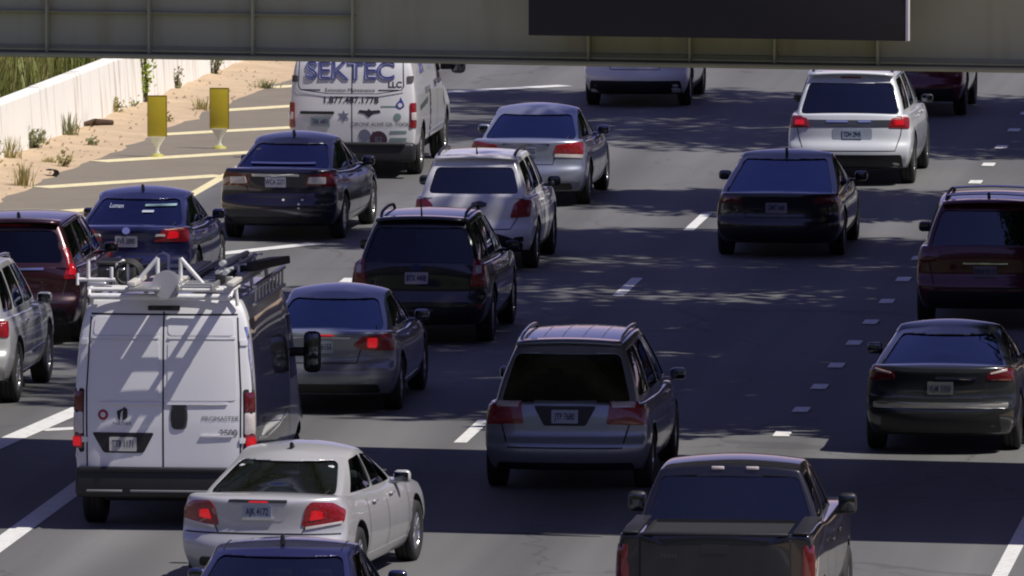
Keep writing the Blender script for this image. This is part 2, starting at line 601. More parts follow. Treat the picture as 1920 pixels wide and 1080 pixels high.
def car(name, xy, rz, label, cat, pm, sp):
    """passenger car from a spec: lower body and hollow glazed cabin, wheels, seats, mirrors"""
    v = Ride(name, xy, rz, label, cat)
    L, W, H = sp['L'], sp['W'] / 2, sp['H']
    zb = sp.get('zb', .2)
    zt, yr, yf = sp['zt'], sp['yr'], sp['yf']
    rc, fc = sp.get('rc', .2), sp.get('fc', .35)
    ws = sp.get('ws', [(0, .88), (.12, .955), (.40, 1), (.62, .995), (.85, .965), (1, .91)])
    we = sp.get('we', [(0, .93), (.10, .985), (.28, 1), (.72, 1), (.9, .97), (1, .86)])
    crown = sp.get('crown', .03)
    def fl(u, t, h):
        a = pl(yr, h) + rc * abs(u) ** 4
        b = L - pl(yf, h) - fc * abs(u) ** 3
        y = a + (b - a) * t
        z0 = zb + .05 * max(0, 1 - t / .10) * (0 if not sp.get('tuck', 1) else 1) + .05 * max(0, (t - .9) / .1)
        z1 = pl(zt, y / L) - crown * u * u
        z = z0 + (z1 - z0) * h
        x = u * W * pl(ws, h) * pl(we, y / L)
        return Vector((x, y, z))
    us = [-1, -.94, -.72, -.36, 0, .36, .72, .94, 1]
    ts = [0, .018, .06, .11, .16, .24, .33, .42, .50, .58, .66, .74, .82, .90, .96, .985, 1]
    hs = sp.get('hs', [0, .05, .2, .36, .44, .52, .66, .82, .95, 1])
    lo = subsurf_obj('body', *grid_box(us, ts, hs, fl), [pm, M_DARK])
    raw = eval_mesh(lo)
    # wheel arches
    wr = sp.get('wr', .33)
    ax = sp.get('ax', (.98, L - .92))
    bm = bmesh.new()
    for y in ax:
        prism(bm, [(y + math.cos(a) * (wr + .055), wr + .02 + math.sin(a) * (wr + .055)) for a in [2 * math.pi * k / 28 for k in range(28)]], R(90), -W - .3, W + .3)
    if 'bed' in sp:
        y0, y1, hw, zf = sp['bed']
        prism(bm, [(-hw, zf), (hw, zf), (hw, 2.2), (-hw, 2.2)], 0., y0, y1)
    bmesh.ops.recalc_face_normals(bm, faces=bm.faces)
    cut = bm_obj('cut', bm, [M_DARK, M_DARK])
    me = boolean(lo, cut)
    kill(lo)
    body = obj('body', me, v.root)
    # cabin shell
    yA, yB, yC, yD = sp['yA'], sp['yB'], sp['yC'], sp['yD']
    g0, zr = sp['g0'], H
    Wb, Wt = sp['Wb'], sp['Wt']
    rcrown, ucr = sp.get('rcrown', .06), sp.get('ucr', .075)
    bow = sp.get('bow', .10)
    gtap = sp.get('gtap', [(0, .93), (.25, 1), (.75, 1), (1, .94)])
    lean = sp.get('lean', 1.0)
    def fg(u, t, h):
        e = h ** lean
        a = yA + (yB - yA) * e + bow * u * u
        b = yD + (yC - yD) * h - bow * 1.6 * u * u
        y = a + (b - a) * t
        zt_ = zr - rcrown * (2 * t - 1) ** 2 - ucr * u * u
        z0 = pl(g0, t)
        z = z0 + (zt_ - z0) * h
        x = u * (Wb + (Wt - Wb) * h ** sp.get('tum', 1.5)) * pl(gtap, t)
        return Vector((x, y, z))
    gu = [-1, -.87, -.6, -.25, 0, .25, .6, .87, 1]
    gt = [0, .03, .12, .26, .42, .58, .74, .88, .97, 1]
    gh = [0, .1, .35, .65, .86, .95, 1]
    ga = subsurf_obj('cabin', *grid_box(gu, gt, gh, fg, bottom=False), [pm, M_INT])
    graw = eval_mesh(ga)
    so = ga.modifiers.new('th', 'SOLIDIFY')
    so.thickness = .035
    so.offset = -1
    so.material_offset = 1
    so.material_offset_rim = 1
    v.bvh = bvh_of(raw, graw)
    ix = lambda p, hh: fg(p, 0, hh)
    win = []
    # rear glass polygon in (x, z)
    ru, rh0, rh1 = sp.get('rw', (.93, .10, .93))
    a0, a1 = fg(ru * sp.get('rwb', 1), 0, rh0), fg(ru, 0, rh1)
    rear = [(-a0.x, a0.z), (a0.x, a0.z), (a1.x, a1.z), (-a1.x, a1.z)]
    win.append(('rear_window', rear, 0., yA - .5, yB + .10, sp.get('gr', G_MID)))
    b0, b1 = fg(.9, 1, .12), fg(.9, 1, .9)
    front = [(-b0.x, b0.z), (b0.x, b0.z), (b1.x, b1.z), (-b1.x, b1.z)]
    win.append(('windscreen', front, math.pi, -yD - .5, -yC + .12, G_CLEAR))
    # side glass in (y, z)
    for ta, tb, s0, s1 in sp.get('side', [(.13, .50, .25, .16), (.53, .93, .16, .42)]):
        z0a, z0b = fg(1, ta, .14), fg(1, tb, .14)
        q0, q1 = fg(1, ta + s0 * .0, .14), fg(1, tb, .14)
        t0, t1 = fg(1, ta, .88), fg(1, tb, .88)
        poly = [(q0.y, q0.z), (q1.y, q1.z), (t1.y, t1.z), (t0.y, t0.z)]
        win.append(('side_window', poly, R(90), -Wb - .4, -Wt + .22, sp.get('gs', G_MID)))
        win.append(('side_window', [(-p[0], p[1]) for p in poly], R(-90), -Wb - .4, -Wt + .22, sp.get('gs', G_MID)))
    for grp in (('rear_window', 'windscreen'), ('side_window',)):
        bm = bmesh.new()
        for nme, poly, phi, d0, d1, g in win:
            if nme in grp:
                prism(bm, round_poly(poly, sp.get('wrad', .07), step=.4), phi, d0, d1)
        bmesh.ops.recalc_face_normals(bm, faces=bm.faces)
        cut = bm_obj('cut', bm, [M_INT, M_TRIM])
        me = boolean(ga, cut)
        ga.modifiers.clear()
        ga.data = me
    cabin = ga
    ga.parent = v.root
    for nme, poly, phi, d0, d1, g in win:
        pts = round_poly(poly, sp.get('wrad', .07), step=.12)
        c = sum(pts, Vector((0, 0))) / len(pts)
        vs, fs, n, rg = [], [], len(pts), 5
        gb = bvh_of(graw)
        d = Vector((-math.sin(phi), math.cos(phi), 0)); r_ = Vector((math.cos(phi), math.sin(phi), 0))
        for k in range(rg, 0, -1):
            for p in pts:
                a = c + (p - c) * (1.02 * k / rg)
                h = gb.ray_cast(r_ * a[0] + Vector((0, 0, a[1])) - d * 12, d)
                if h[0] is None: h = gb.find_nearest(r_ * a[0] + Vector((0, 0, a[1])) - d * 3)
                nn = h[1] if h[1].dot(d) < 0 else -h[1]
                vs.append(h[0] - nn * .010)
        h = gb.ray_cast(r_ * c[0] + Vector((0, 0, c[1])) - d * 12, d)
        vs.append(h[0] + d * .010)
        for k in range(rg - 1):
            for i in range(n):
                j = (i + 1) % n
                fs.append((k * n + i, k * n + j, (k + 1) * n + j, (k + 1) * n + i))
        for i in range(n):
            fs.append(((rg - 1) * n + i, (rg - 1) * n + (i + 1) % n, rg * n))
        mesh_obj(nme, vs, fs, g, v.root, smooth=True)
    v.rear = rear
    v.fg, v.fl = fg, fl
    # cabin floor at belt height, seats and head rests
    zf = min(z for _, z in g0) + .05
    zfl = max(pl(zt, y / L) for y in (yA + .3, (yA + yD) / 2, yD - .3)) + .012
    zfl = max(zfl, zf)
    box('parcel_shelf', (0, (yA + yD) / 2 + .12, zfl), (2 * Wb * .86, (yD - yA) * .74, .02), M_INT, v.root, .005)
    sm = sp.get('seat', M_SEAT)
    for y in sp.get('seats', (yA + (yD - yA) * .30, yA + (yD - yA) * .60)):
        for x in ((-.36, .36) if y > yA + 1.2 else (-.40, 0, .40)):
            st = box('seat', (x, y, zfl + .02), (.40 if x else .3, .12, .12), sm, v.root, .03)
            box('head_rest', (x, y + .01, zfl + .15), (.25, .09, .14), sm, st, .03)
    v.wheels(ax, W - .125, wr, sp.get('tw', .22))
    mm = sp.get('mm', pm)
    v.door_mirror(Wb + .02, yD - .62, pl(g0, .85) + .10, mm)
    v.W, v.L, v.H = W, L, H
    return v

# sedans and tall cars share their proportions; every vehicle then changes its own numbers
def sedan(**k):
    s = dict(L=4.8, W=1.84, H=1.45, zb=.19,
             zt=[(0, 1.00), (.03, 1.045), (.10, 1.06), (.18, 1.0), (.5, .94), (.72, .97), (.80, .93), (.93, .82), (1, .66)],
             yr=[(0, .14), (.12, .03), (.30, 0), (.44, .03), (.50, .075), (.75, .09), (.93, .05), (1, .07)],
             yf=[(0, .16), (.3, 0), (.6, .02), (1, .12)],
             yA=.50, yB=1.60, yC=2.75, yD=3.62, g0=[(0, .98), (.2, .93), (.8, .91), (1, .90)], Wb=.80, Wt=.585, bow=.12)
    s.update(k)
    return s

def suv(**k):
    s = dict(L=4.6, W=1.84, H=1.68, zb=.24, wr=.355, rc=.17,
             zt=[(0, 1.06), (.1, 1.07), (.5, 1.03), (.70, 1.06), (.78, 1.04), (.93, .95), (1, .78)],
             yr=[(0, .13), (.12, .02), (.32, 0), (.42, .04), (.50, .10), (.8, .11), (1, .15)],
             yf=[(0, .16), (.3, 0), (.6, .02), (1, .10)],
             ws=[(0, .89), (.12, .955), (.42, 1), (.66, .995), (.85, .97), (1, .93)],
             yA=.14, yB=.46, yC=2.75, yD=3.52, g0=[(0, 1.02), (.3, 1.0), (1, 1.0)], Wb=.83, Wt=.60, bow=.08,
             gr=G_DARK, gs=G_DARK, rw=(.86, .10, .83), side=[(.06, .27, 0, 0), (.30, .58, 0, 0), (.61, .93, 0, 0)], seats=(1.2, 2.2), ucr=.03)
    s.update(k)
    return s
# ------------------------------------------------------------------ the setting
def asphalt():
    m = mat('asphalt', (.15, .15, .147), .85)
    nt = m.node_tree
    b = nt.nodes['Principled BSDF']
    tc = nt.nodes.new('ShaderNodeTexCoord')
    def noise(scale, vec, det=5, mapscale=None):
        n = nt.nodes.new('ShaderNodeTexNoise')
        n.inputs['Scale'].default_value = scale
        n.inputs['Detail'].default_value = det
        if mapscale:
            mp = nt.nodes.new('ShaderNodeMapping')
            mp.inputs['Scale'].default_value = mapscale
            nt.links.new(vec, mp.inputs[0])
            vec = mp.outputs[0]
        nt.links.new(vec, n.inputs['Vector'])
        return n.outputs[0]
    ob = tc.outputs['Object']
    fine = noise(55, ob, 3)
    track = noise(1.0, ob, 4, (1.5, .03, 1))
    patch = noise(.22, ob, 5, (1, .45, 1))
    def ramp(f, a, b_):
        r = nt.nodes.new('ShaderNodeMapRange')
        r.inputs[1].default_value, r.inputs[2].default_value = .3, .7
        r.inputs[3].default_value, r.inputs[4].default_value = a, b_
        nt.links.new(f, r.inputs[0])
        return r.outputs[0]
    def mul(a, b_):
        n = nt.nodes.new('ShaderNodeMath'); n.operation = 'MULTIPLY'
        nt.links.new(a, n.inputs[0]); nt.links.new(b_, n.inputs[1])
        return n.outputs[0]
    sx_ = nt.nodes.new('ShaderNodeSeparateXYZ')
    nt.links.new(ob, sx_.inputs[0])
    ph = nt.nodes.new('ShaderNodeMath'); ph.operation = 'MULTIPLY_ADD'
    ph.inputs[1].default_value = 2 * math.pi / 1.9
    ph.inputs[2].default_value = 2 * math.pi * 16.1 / 1.9
    nt.links.new(sx_.outputs[0], ph.inputs[0])
    cs = nt.nodes.new('ShaderNodeMath'); cs.operation = 'COSINE'
    nt.links.new(ph.outputs[0], cs.inputs[0])
    wt = nt.nodes.new('ShaderNodeMapRange')
    wt.inputs[1].default_value, wt.inputs[2].default_value = -1, 1
    wt.inputs[3].default_value, wt.inputs[4].default_value = 1.11, .87
    nt.links.new(cs.outputs[0], wt.inputs[0])
    # sealed cracks: thin dark wandering lines
    vo = nt.nodes.new('ShaderNodeTexVoronoi')
    vo.feature = 'DISTANCE_TO_EDGE'
    vo.inputs['Scale'].default_value = .16
    wob = nt.nodes.new('ShaderNodeTexNoise')
    wob.inputs['Scale'].default_value = .9
    nt.links.new(ob, wob.inputs['Vector'])
    ad = nt.nodes.new('ShaderNodeVectorMath'); ad.operation = 'MULTIPLY_ADD'
    ad.inputs[1].default_value = (1.6, 1.6, 0)
    nt.links.new(wob.outputs[1], ad.inputs[0])
    nt.links.new(ob, ad.inputs[2])
    nt.links.new(ad.outputs[0], vo.inputs['Vector'])
    ck = nt.nodes.new('ShaderNodeMapRange')
    ck.inputs[1].default_value, ck.inputs[2].default_value = .002, .006
    ck.inputs[3].default_value, ck.inputs[4].default_value = .74, 1.0
    nt.links.new(vo.outputs[0], ck.inputs[0])
    v = mul(mul(mul(ramp(fine, .86, 1.14), ramp(track, .82, 1.14)), ramp(patch, .86, 1.14)), mul(wt.outputs[0], ck.outputs[0]))
    vm = nt.nodes.new('ShaderNodeVectorMath'); vm.operation = 'SCALE'
    vm.inputs[0].default_value = (.117, .118, .119)
    nt.links.new(v, vm.inputs['Scale'])
    nt.links.new(vm.outputs[0], b.inputs['Base Color'])
    bp = nt.nodes.new('ShaderNodeBump')
    bp.inputs['Strength'].default_value = .35
    bp.inputs['Distance'].default_value = .01
    nt.links.new(fine, bp.inputs['Height'])
    nt.links.new(bp.outputs[0], b.inputs['Normal'])
    return m
M_ASPH = asphalt()
M_SAND = mat('sand', (.48, .36, .235), .95, var=.30, vscale=1.4, bump=.9, bscale=9)
M_EARTH = mat('dry_earth', (.10, .095, .05), .95, var=.4, vscale=.6, bump=.5, bscale=6)
def stained():
    m = mat('pale_concrete', (.80, .78, .74), .85, bump=.3, bscale=14)
    nt = m.node_tree
    b = nt.nodes['Principled BSDF']
    tc = nt.nodes.new('ShaderNodeTexCoord')
    mp = nt.nodes.new('ShaderNodeMapping'); mp.inputs['Scale'].default_value = (1, 3.2, .35)
    ge = nt.nodes.new('ShaderNodeNewGeometry')
    nt.links.new(ge.outputs['Position'], mp.inputs[0])
    n = nt.nodes.new('ShaderNodeTexNoise'); n.inputs['Scale'].default_value = 1.2; n.inputs['Detail'].default_value = 7
    nt.links.new(mp.outputs[0], n.inputs['Vector'])
    mr = nt.nodes.new('ShaderNodeMapRange')
    mr.inputs[1].default_value, mr.inputs[2].default_value = .52, .72
    nt.links.new(n.outputs[0], mr.inputs[0])
    mx = nt.nodes.new('ShaderNodeMix'); mx.data_type = 'RGBA'
    mx.inputs[6].default_value = (.82, .80, .76, 1); mx.inputs[7].default_value = (.50, .45, .38, 1)
    nt.links.new(mr.outputs[0], mx.inputs[0]); nt.links.new(mx.outputs[2], b.inputs['Base Color'])
    return m
M_CONC = stained()
def worn_paint(name, col):
    m = mat(name, col, .7)
    nt = m.node_tree
    b = nt.nodes['Principled BSDF']
    tc = nt.nodes.new('ShaderNodeTexCoord')
    n = nt.nodes.new('ShaderNodeTexNoise')
    n.inputs['Scale'].default_value = 9
    n.inputs['Detail'].default_value = 8
    nt.links.new(tc.outputs['Object'], n.inputs['Vector'])
    mr = nt.nodes.new('ShaderNodeMapRange')
    mr.inputs[1].default_value, mr.inputs[2].default_value = .36, .46
    nt.links.new(n.outputs[0], mr.inputs[0])
    mx = nt.nodes.new('ShaderNodeMix'); mx.data_type = 'RGBA'
    mx.inputs[6].default_value = (*[c * .78 for c in col], 1)
    mx.inputs[7].default_value = (*col, 1)
    nt.links.new(mr.outputs[0], mx.inputs[0])
    nt.links.new(mx.outputs[2], b.inputs['Base Color'])
    return m
M_WHITE = worn_paint('road_white', (.66, .66, .64))
M_HATCH = worn_paint('road_cream', (.74, .66, .40))

def sheet(name, pts, z, m, parent=None, h=.004):
    bm = bmesh.new()
    f = bm.faces.new([bm.verts.new((x, y, z)) for x, y in pts])
    if f.normal.z < 0 or True:
        bm.normal_update()
        if f.normal.z < 0: f.normal_flip()
    return bm_obj(name, bm, m, parent)

ground = sheet('ground', [(-1500, -600), (1500, -600), (1500, 3000), (-1500, 3000)], -.06, M_EARTH)
tag(ground, kind='structure')
road = sheet('road', [(-26.2, -200), (-6.55, -200), (-6.55, 900), (-25.3, 900)], 0, M_ASPH)
tag(road, kind='structure')
# right shoulder: a tan strip with a low kerb-like lip
bm = bmesh.new()
bbox(bm, (-4.2, 350, -.02), (4.6, 1100, .07), .02)
sh = bm_obj('shoulder', bm, M_SAND)
tag(sh, kind='structure')
# slab joints across the lanes and one along them: recessed sealed joints on the road
def stripe(name, a, b, w, m, z=.004):
    a, b = Vector(a), Vector(b)
    d = (b - a).normalized()
    n = Vector((-d.y, d.x)) * w / 2
    return sheet(name, [a + n, a - n, b - n, b + n], z, m, road)
for y0, y1 in ((114.5, 117.6), (127.6, 130.6), (139.8, 142.85), (151.0, 154.0), (161.5, 164.6), (173.5, 176.9), (185.8, 188.8), (198.0, 201.0), (210.2, 213.2)):
    stripe('lane_dash', (-14.18, y0), (-14.18, y1), .16, M_WHITE)
for y in (122, 125.2, 128.4, 131.6, 134.8, 138, 141.2, 144.4, 147.6, 150.7, 154.1, 157.4, 160.8, 164.6, 168.4, 172.2, 176, 179.8, 183.7, 187.6, 191.7, 195.8, 200, 204, 208):
    bm = bmesh.new()
    bbox(bm, (-10.40 - max(0, (y - 160) * .004), y, .012), (.20, .62, .016), .006, seg=1)
    bm_obj('lane_marker', bm, M_WHITE, road)
stripe('edge_line', (-18.03, 90), (-18.03, 137.5), .26, M_WHITE)
stripe('edge_line', (-18.03, 137.5), (-18.20, 164.2), .20, M_WHITE)
stripe('edge_line', (-6.88, 60), (-6.88, 420), .17, M_WHITE)
stripe('gore_line', (-19.85, 136.6), (-19.30, 143.9), .30, M_WHITE, .008)
stripe('gore_line', (-19.42, 140.9), (-18.85, 141.3), .3, M_WHITE, .005)
stripe('gore_line', (-20.75, 168.0), (-19.40, 170.4), .34, M_WHITE, .008)
stripe('gore_line', (-21.2, 204.6), (-19.1, 206.8), .42, M_WHITE, .008)
stripe('edge_line', (-22.55, 150), (-22.25, 225), .17, M_HATCH)
for a, b in (((-25.2, 168.2), (-22.55, 171.2)), ((-25.2, 174.8), (-22.5, 177.9)), ((-24.97, 181.2), (-22.45, 184.1)), ((-24.83, 187.0), (-22.4, 189.6)), ((-24.66, 193.4), (-22.35, 195.7)), ((-24.4, 199.5), (-22.3, 202.0)), ((-24.3, 205.7), (-22.3, 208.2)), ((-24.2, 212.2), (-22.2, 214.6))):
    stripe('hatch_bar', a, b, .5, M_HATCH, .007)

dust = sheet('hatched_shoulder', [(-25.6, 140), (-22.55, 140), (-22.2, 240), (-25.3, 240)], .002, mat('dusty_asphalt', (.195, .168, .132), .9, var=.16, vscale=1.3, bump=.3, bscale=50))
tag(dust, kind='structure')

stripe('road_joint', (-14.0, 129.55), (-10.9, 129.05), .07, mat('joint_tar', (.012, .012, .012), .6), .003)
lit_ = empty('paper_scrap', (-8.75, 127.95, .005), .6)
tag(lit_, 'tiny white paper scrap on the road right of the pickup', 'litter')
mesh_obj('sheet', [(-.05, -.06, 0), (.05, -.05, .012), (.06, .06, 0), (-.04, .07, .02), (0, 0, .03)], [(0, 1, 4), (1, 2, 4), (2, 3, 4), (3, 0, 4)], M_WHITE, lit_)

def sand_edge(y):
    return pl([(150, -25.35), (177.5, -25.1), (182, -25.1), (188.3, -24.86), (200.6, -24.44), (208, -24.15), (216, -23.3), (240, -23.2)], y)
def wall_x(y):
    return -26.28 + (y - 185) * .031
# drifted sand between the shoulder and the wall
vs, fs = [], []
NY, NX = 150, 14
for j in range(NY + 1):
    y = 150 + 90 * j / NY
    xe = sand_edge(y) + .22 * mnoise.noise(Vector((0, y * .55, 3))) + .16 * mnoise.noise(Vector((5, y * 2.1, 3)))
    xw = wall_x(y) - .1
    for i in range(NX + 1):
        t = i / NX
        x = xe + (xw - xe) * t
        z = -.006 + .10 * t ** 1.2 + .05 * t * mnoise.noise(Vector((x * 1.3, y * .9, 0))) + min(1, t * 8) * .018 + .012 * mnoise.noise(Vector((x * 5, y * 4, 0)))
        vs.append((x, y, z))
for j in range(NY):
    for i in range(NX):
        a = j * (NX + 1) + i
        fs.append((a, a + NX + 1, a + NX + 2, a + 1))
sd = mesh_obj('sand_strip', vs, fs, M_SAND, smooth=True)
tag(sd, kind='structure')

# the pale concrete wall: one panel after another with open joints, coping on top
wall = empty('concrete_wall', (wall_x(150), 150, 0), 0)
tag(wall, 'long pale concrete wall with weeds along its foot, left of the hatched shoulder', 'wall')
wang = math.atan(.031)
wm = bpy.data.meshes.new('wall_panel')
bm = bmesh.new()
prof = [(0, 0), (.02, .35), (.06, .98), (.09, 1.03), (.26, 1.03), (.29, .98), (.33, 0)]
A = [bm.verts.new((-x, .012, z)) for x, z in prof]
B = [bm.verts.new((-x, 3.988, z)) for x, z in prof]
bm.faces.new(A); bm.faces.new(B[::-1])
for i in range(len(prof)):
    j = (i + 1) % len(prof)
    bm.faces.new((A[i], B[i], B[j], A[j]))
bmesh.ops.recalc_face_normals(bm, faces=bm.faces)
bm.to_mesh(wm); bm.free()
wm.materials.append(M_CONC)
for k in range(24):
    p = bpy.data.objects.new('wall_panel', wm)
    COL.objects.link(p)
    p.parent = wall
    p.location = (.031 * 4 * k, 4 * k, -.03 + .006 * ((k * 7) % 3))
    p.rotation_euler = (0, 0, -wang)

# grassy bank behind the wall
def bank_z(x, y):
    d = wall_x(y) - .32 - x
    return .55 + .42 * min(d, 24) + .35 * mnoise.noise(Vector((x * .2, y * .15, 1))) if d > -.2 else .5
vs, fs = [], []
for j in range(61):
    for i in range(31):
        y = 140 + 2.6 * j
        x = wall_x(y) - .34 - i * 1.1
        vs.append((x, y, bank_z(x, y) if i else -.05 + .55))
for j in range(60):
    for i in range(30):
        a = j * 31 + i
        fs.append((a, a + 31, a + 32, a + 1))
bk = mesh_obj('embankment', vs, fs, M_EARTH, smooth=True)
tag(bk, kind='structure')

def leaf_mat(name, col, var=.45):
    m = mat(name, col, .6, var=var, vscale=1.7)
    nt = m.node_tree
    b = nt.nodes['Principled BSDF']
    tl = nt.nodes.new('ShaderNodeBsdfTranslucent')
    tl.inputs[0].default_value = (*[c * 1.5 for c in col], 1)
    mx = nt.nodes.new('ShaderNodeMixShader')
    mx.inputs[0].default_value = .3
    out = nt.nodes['Material Output']
    nt.links.new(b.outputs[0], mx.inputs[1])
    nt.links.new(tl.outputs[0], mx.inputs[2])
    nt.links.new(mx.outputs[0], out.inputs[0])
    return m
M_GRASS = leaf_mat('grass_blade', (.19, .21, .05))
M_GRASSD = leaf_mat('grass_dry', (.32, .28, .11))
M_LEAF = leaf_mat('leaf_green', (.05, .085, .022))
M_LEAFY = leaf_mat('leaf_bright', (.27, .36, .04))
M_WEED = leaf_mat('weed_leaf', (.20, .21, .10))
M_BARK = mat('bark', (.09, .065, .045), .9, var=.4, vscale=6, bump=.8, bscale=18)

def blade(vs, fs, p, h, w, lean, az):
    d = Vector((math.cos(az), math.sin(az), 0))
    s_ = Vector((-d.y, d.x, 0))
    i = len(vs)
    for t, ww in ((0, 1), (.45, .8), (.8, .45)):
        c = Vector(p) + Vector((0, 0, h * t)) + d * lean * t * t
        vs.extend([c - s_ * w * ww / 2, c + s_ * w * ww / 2])
    vs.append(Vector(p) + Vector((0, 0, h * .97)) + d * lean)
    fs.extend([(i, i + 1, i + 3, i + 2), (i + 2, i + 3, i + 5, i + 4), (i + 4, i + 5, i + 6)])

vs, fs, mi = [], [], []
for k in range(17000):
    y = rnd.uniform(172, 236)
    x = wall_x(y) - .45 - abs(rnd.gauss(0, 1)) * 3.2
    clump = mnoise.noise(Vector((x * .7, y * .35, 9)))
    if clump < -.25: continue
    n0 = len(fs)
    h = rnd.uniform(.5, 1.25) * (1 + .6 * clump)
    blade(vs, fs, (x, y, bank_z(x, y) - .05), h, rnd.uniform(.02, .06), rnd.uniform(.05, .5) * h, rnd.uniform(0, 6.28))
    dry = rnd.random() < .3 + .35 * mnoise.noise(Vector((x * .4, y * .25, 2)))
    mi += [1 if dry else 0] * (len(fs) - n0)
gr = mesh_obj('tall_grass', vs, fs, [M_GRASS, M_GRASSD])
gr.data.polygons.foreach_set('material_index', mi)
tag(gr, 'tall green grass on the bank behind the pale wall', 'grass', kind='stuff')

def leaf_quad(vs, fs, p, s, nrm=None, jit=1.):
    a = Vector((rnd.gauss(0, 1), rnd.gauss(0, 1), rnd.gauss(0, 1))).normalized()
    b = a.orthogonal().normalized()
    c = a.cross(b)
    w = s * rnd.uniform(.35, .6)
    i = len(vs)
    p = Vector(p)
    vs.extend([p - b * s / 2, p + c * w / 2 + a * s * .08, p + b * s / 2, p - c * w / 2 + a * s * .08])
    fs.append((i, i + 1, i + 2, i + 3))

def weed(name, x, y, h, w, label, kind='grass', m=None, n=60):
    r = empty(name, (x, y, .02))
    tag(r, label, 'weed', 'weeds along the wall')
    vs, fs = [], []
    if kind == 'grass':
        for k in range(n):
            a = rnd.uniform(0, 6.28)
            q = abs(rnd.gauss(0, .3)) * w
            hh = h * rnd.uniform(.45, 1.05)
            blade(vs, fs, (math.cos(a) * q, math.sin(a) * q, -.03), hh, rnd.uniform(.012, .03), rnd.uniform(.1, .6) * w, a + rnd.gauss(0, .6))
        mesh_obj('blades', vs, fs, m or M_WEED, r)
    else:
        bm = bmesh.new()
        for k in range(7):
            a = rnd.uniform(0, 6.28)
            e = Vector((math.cos(a) * w * rnd.uniform(.2, .7), math.sin(a) * w * rnd.uniform(.2, .7), h * rnd.uniform(.6, 1)))
            btube(bm, [(0, 0, -.03), e * .5 + Vector((0, 0, h * .1)), e], [.012, .008, .003], 5)
            for q in range(n // 7):
                t = rnd.uniform(.2, 1)
                leaf_quad(vs, fs, e * t + Vector((rnd.gauss(0, .05), rnd.gauss(0, .05), rnd.gauss(0, .05))), rnd.uniform(.05, .11))
        bm_obj('stems', bm, M_BARK, r)
        mesh_obj('leaves', vs, fs, m or M_WEED, r)
    return r
weed('weed', -25.98, 192.0, .50, .28, 'upright pale green grass clump at the wall, biggest in the middle of the strip', n=70)
weed('weed', -26.1, 188.8, .42, .35, 'bushy olive weed at the wall foot left of the tall grass clump', 'bush', n=220)
weed('weed', -26.2, 186.4, .5, .4, 'dry grass weed at the wall foot at the left picture edge', m=M_GRASSD, n=80)
weed('weed', -25.95, 197.3, .36, .4, 'pale round bush between the driftwood and the leafy sapling', 'bush', m=M_GRASSD, n=200)
weed('weed', -25.68, 203.9, .45, .16, 'thin upright weed against the wall right of the sapling', 'bush', n=90)
weed('weed', -25.5, 208.0, .5, .34, 'loose green shrub at the wall just under the bridge', 'bush', n=160)
weed('weed', -24.72, 199.6, .30, .3, 'small low weed at the sand edge between the two yellow panels', m=M_GRASSD, n=50)
weed('weed', -25.25, 181.3, .42, .32, 'sparse dry weed at the sand edge nearest the picture corner', m=M_GRASSD, n=80)
weed('weed', -25.85, 199.0, .16, .5, 'low scrub along the wall foot left of the sapling', 'bush', n=90)
weed('weed', -26.0, 193.3, .22, .3, 'small dry tuft at the wall beside the driftwood', m=M_GRASSD, n=50)
for k, (x, y, h_, w_, lab) in enumerate((
        (-26.16, 189.8, .34, .22, 'thin grass tuft at the wall between the olive weed and the tall clump'), (-26.22, 184.6, .55, .30, 'tall straggly weed at the wall cut by the left edge'),
        (-25.55, 186.4, .14, .25, 'flat dry weed in the middle of the sand near the left edge'), (-25.35, 190.2, .10, .22, 'tiny dry weed in the sand left of the first yellow panel'),
        (-25.88, 201.6, .22, .28, 'low tuft at the wall just right of the sapling'), (-24.95, 196.4, .12, .3, 'flat scrub on the sand above the first yellow panel'),
        (-24.3, 205.6, .2, .5, 'dark scrub at the sand edge left of the lettered van'), (-25.2, 185.6, .16, .3, 'low weed beside the tyre scrap'))):
    weed('weed', x, y, h_, w_, lab, 'bush' if k % 2 else 'grass', M_GRASSD if k % 3 else M_WEED, 70)
# scattered stones and litter on the sand
vs, fs = [], []
for k in range(260):
    y = rnd.uniform(172, 214)
    t = rnd.random()
    x = sand_edge(y) - .12 + (wall_x(y) - sand_edge(y)) * t + rnd.uniform(0, .35) * (rnd.random() < .3)
    r_ = rnd.uniform(.012, .035) * (1.6 if rnd.random() < .06 else 1)
    i0 = len(vs)
    z = .02 + .09 * t
    for a in range(5):
        vs.append((x + r_ * math.cos(a * 1.257 + k), y + r_ * 1.4 * math.sin(a * 1.257 + k), z - r_ * .3))
    vs.append((x + r_ * .2, y, z + r_ * .8))
    for a in range(5): fs.append((i0 + a, i0 + (a + 1) % 5, i0 + 5))
stn = mesh_obj('gravel', vs, fs, mat('stone', (.27, .19, .125), .9, var=.5, vscale=3))
tag(stn, 'small stones scattered on the sand along the wall', 'gravel', kind='stuff')
# sapling against the wall
sp_ = empty('sapling', (-25.78, 200.4, 0))
tag(sp_, 'bright green leafy sapling climbing the pale wall under the bridge', 'sapling')
tube('trunk', [(0, 0, -.02), (.03, 0, .4), (-.03, .02, .9), (.02, 0, 1.5)], [.03, .025, .018, .008], M_BARK, sp_, 7)
vs, fs = [], []
for k in range(420):
    z = rnd.uniform(.18, 1.6)
    q = .15 * (1 - abs(z - .8) / 1.4) * abs(rnd.gauss(0, .7))
    a = rnd.uniform(0, 6.28)
    leaf_quad(vs, fs, (math.cos(a) * q, math.sin(a) * q, z), rnd.uniform(.06, .12))
mesh_obj('crown', vs, fs, M_LEAFY, sp_)
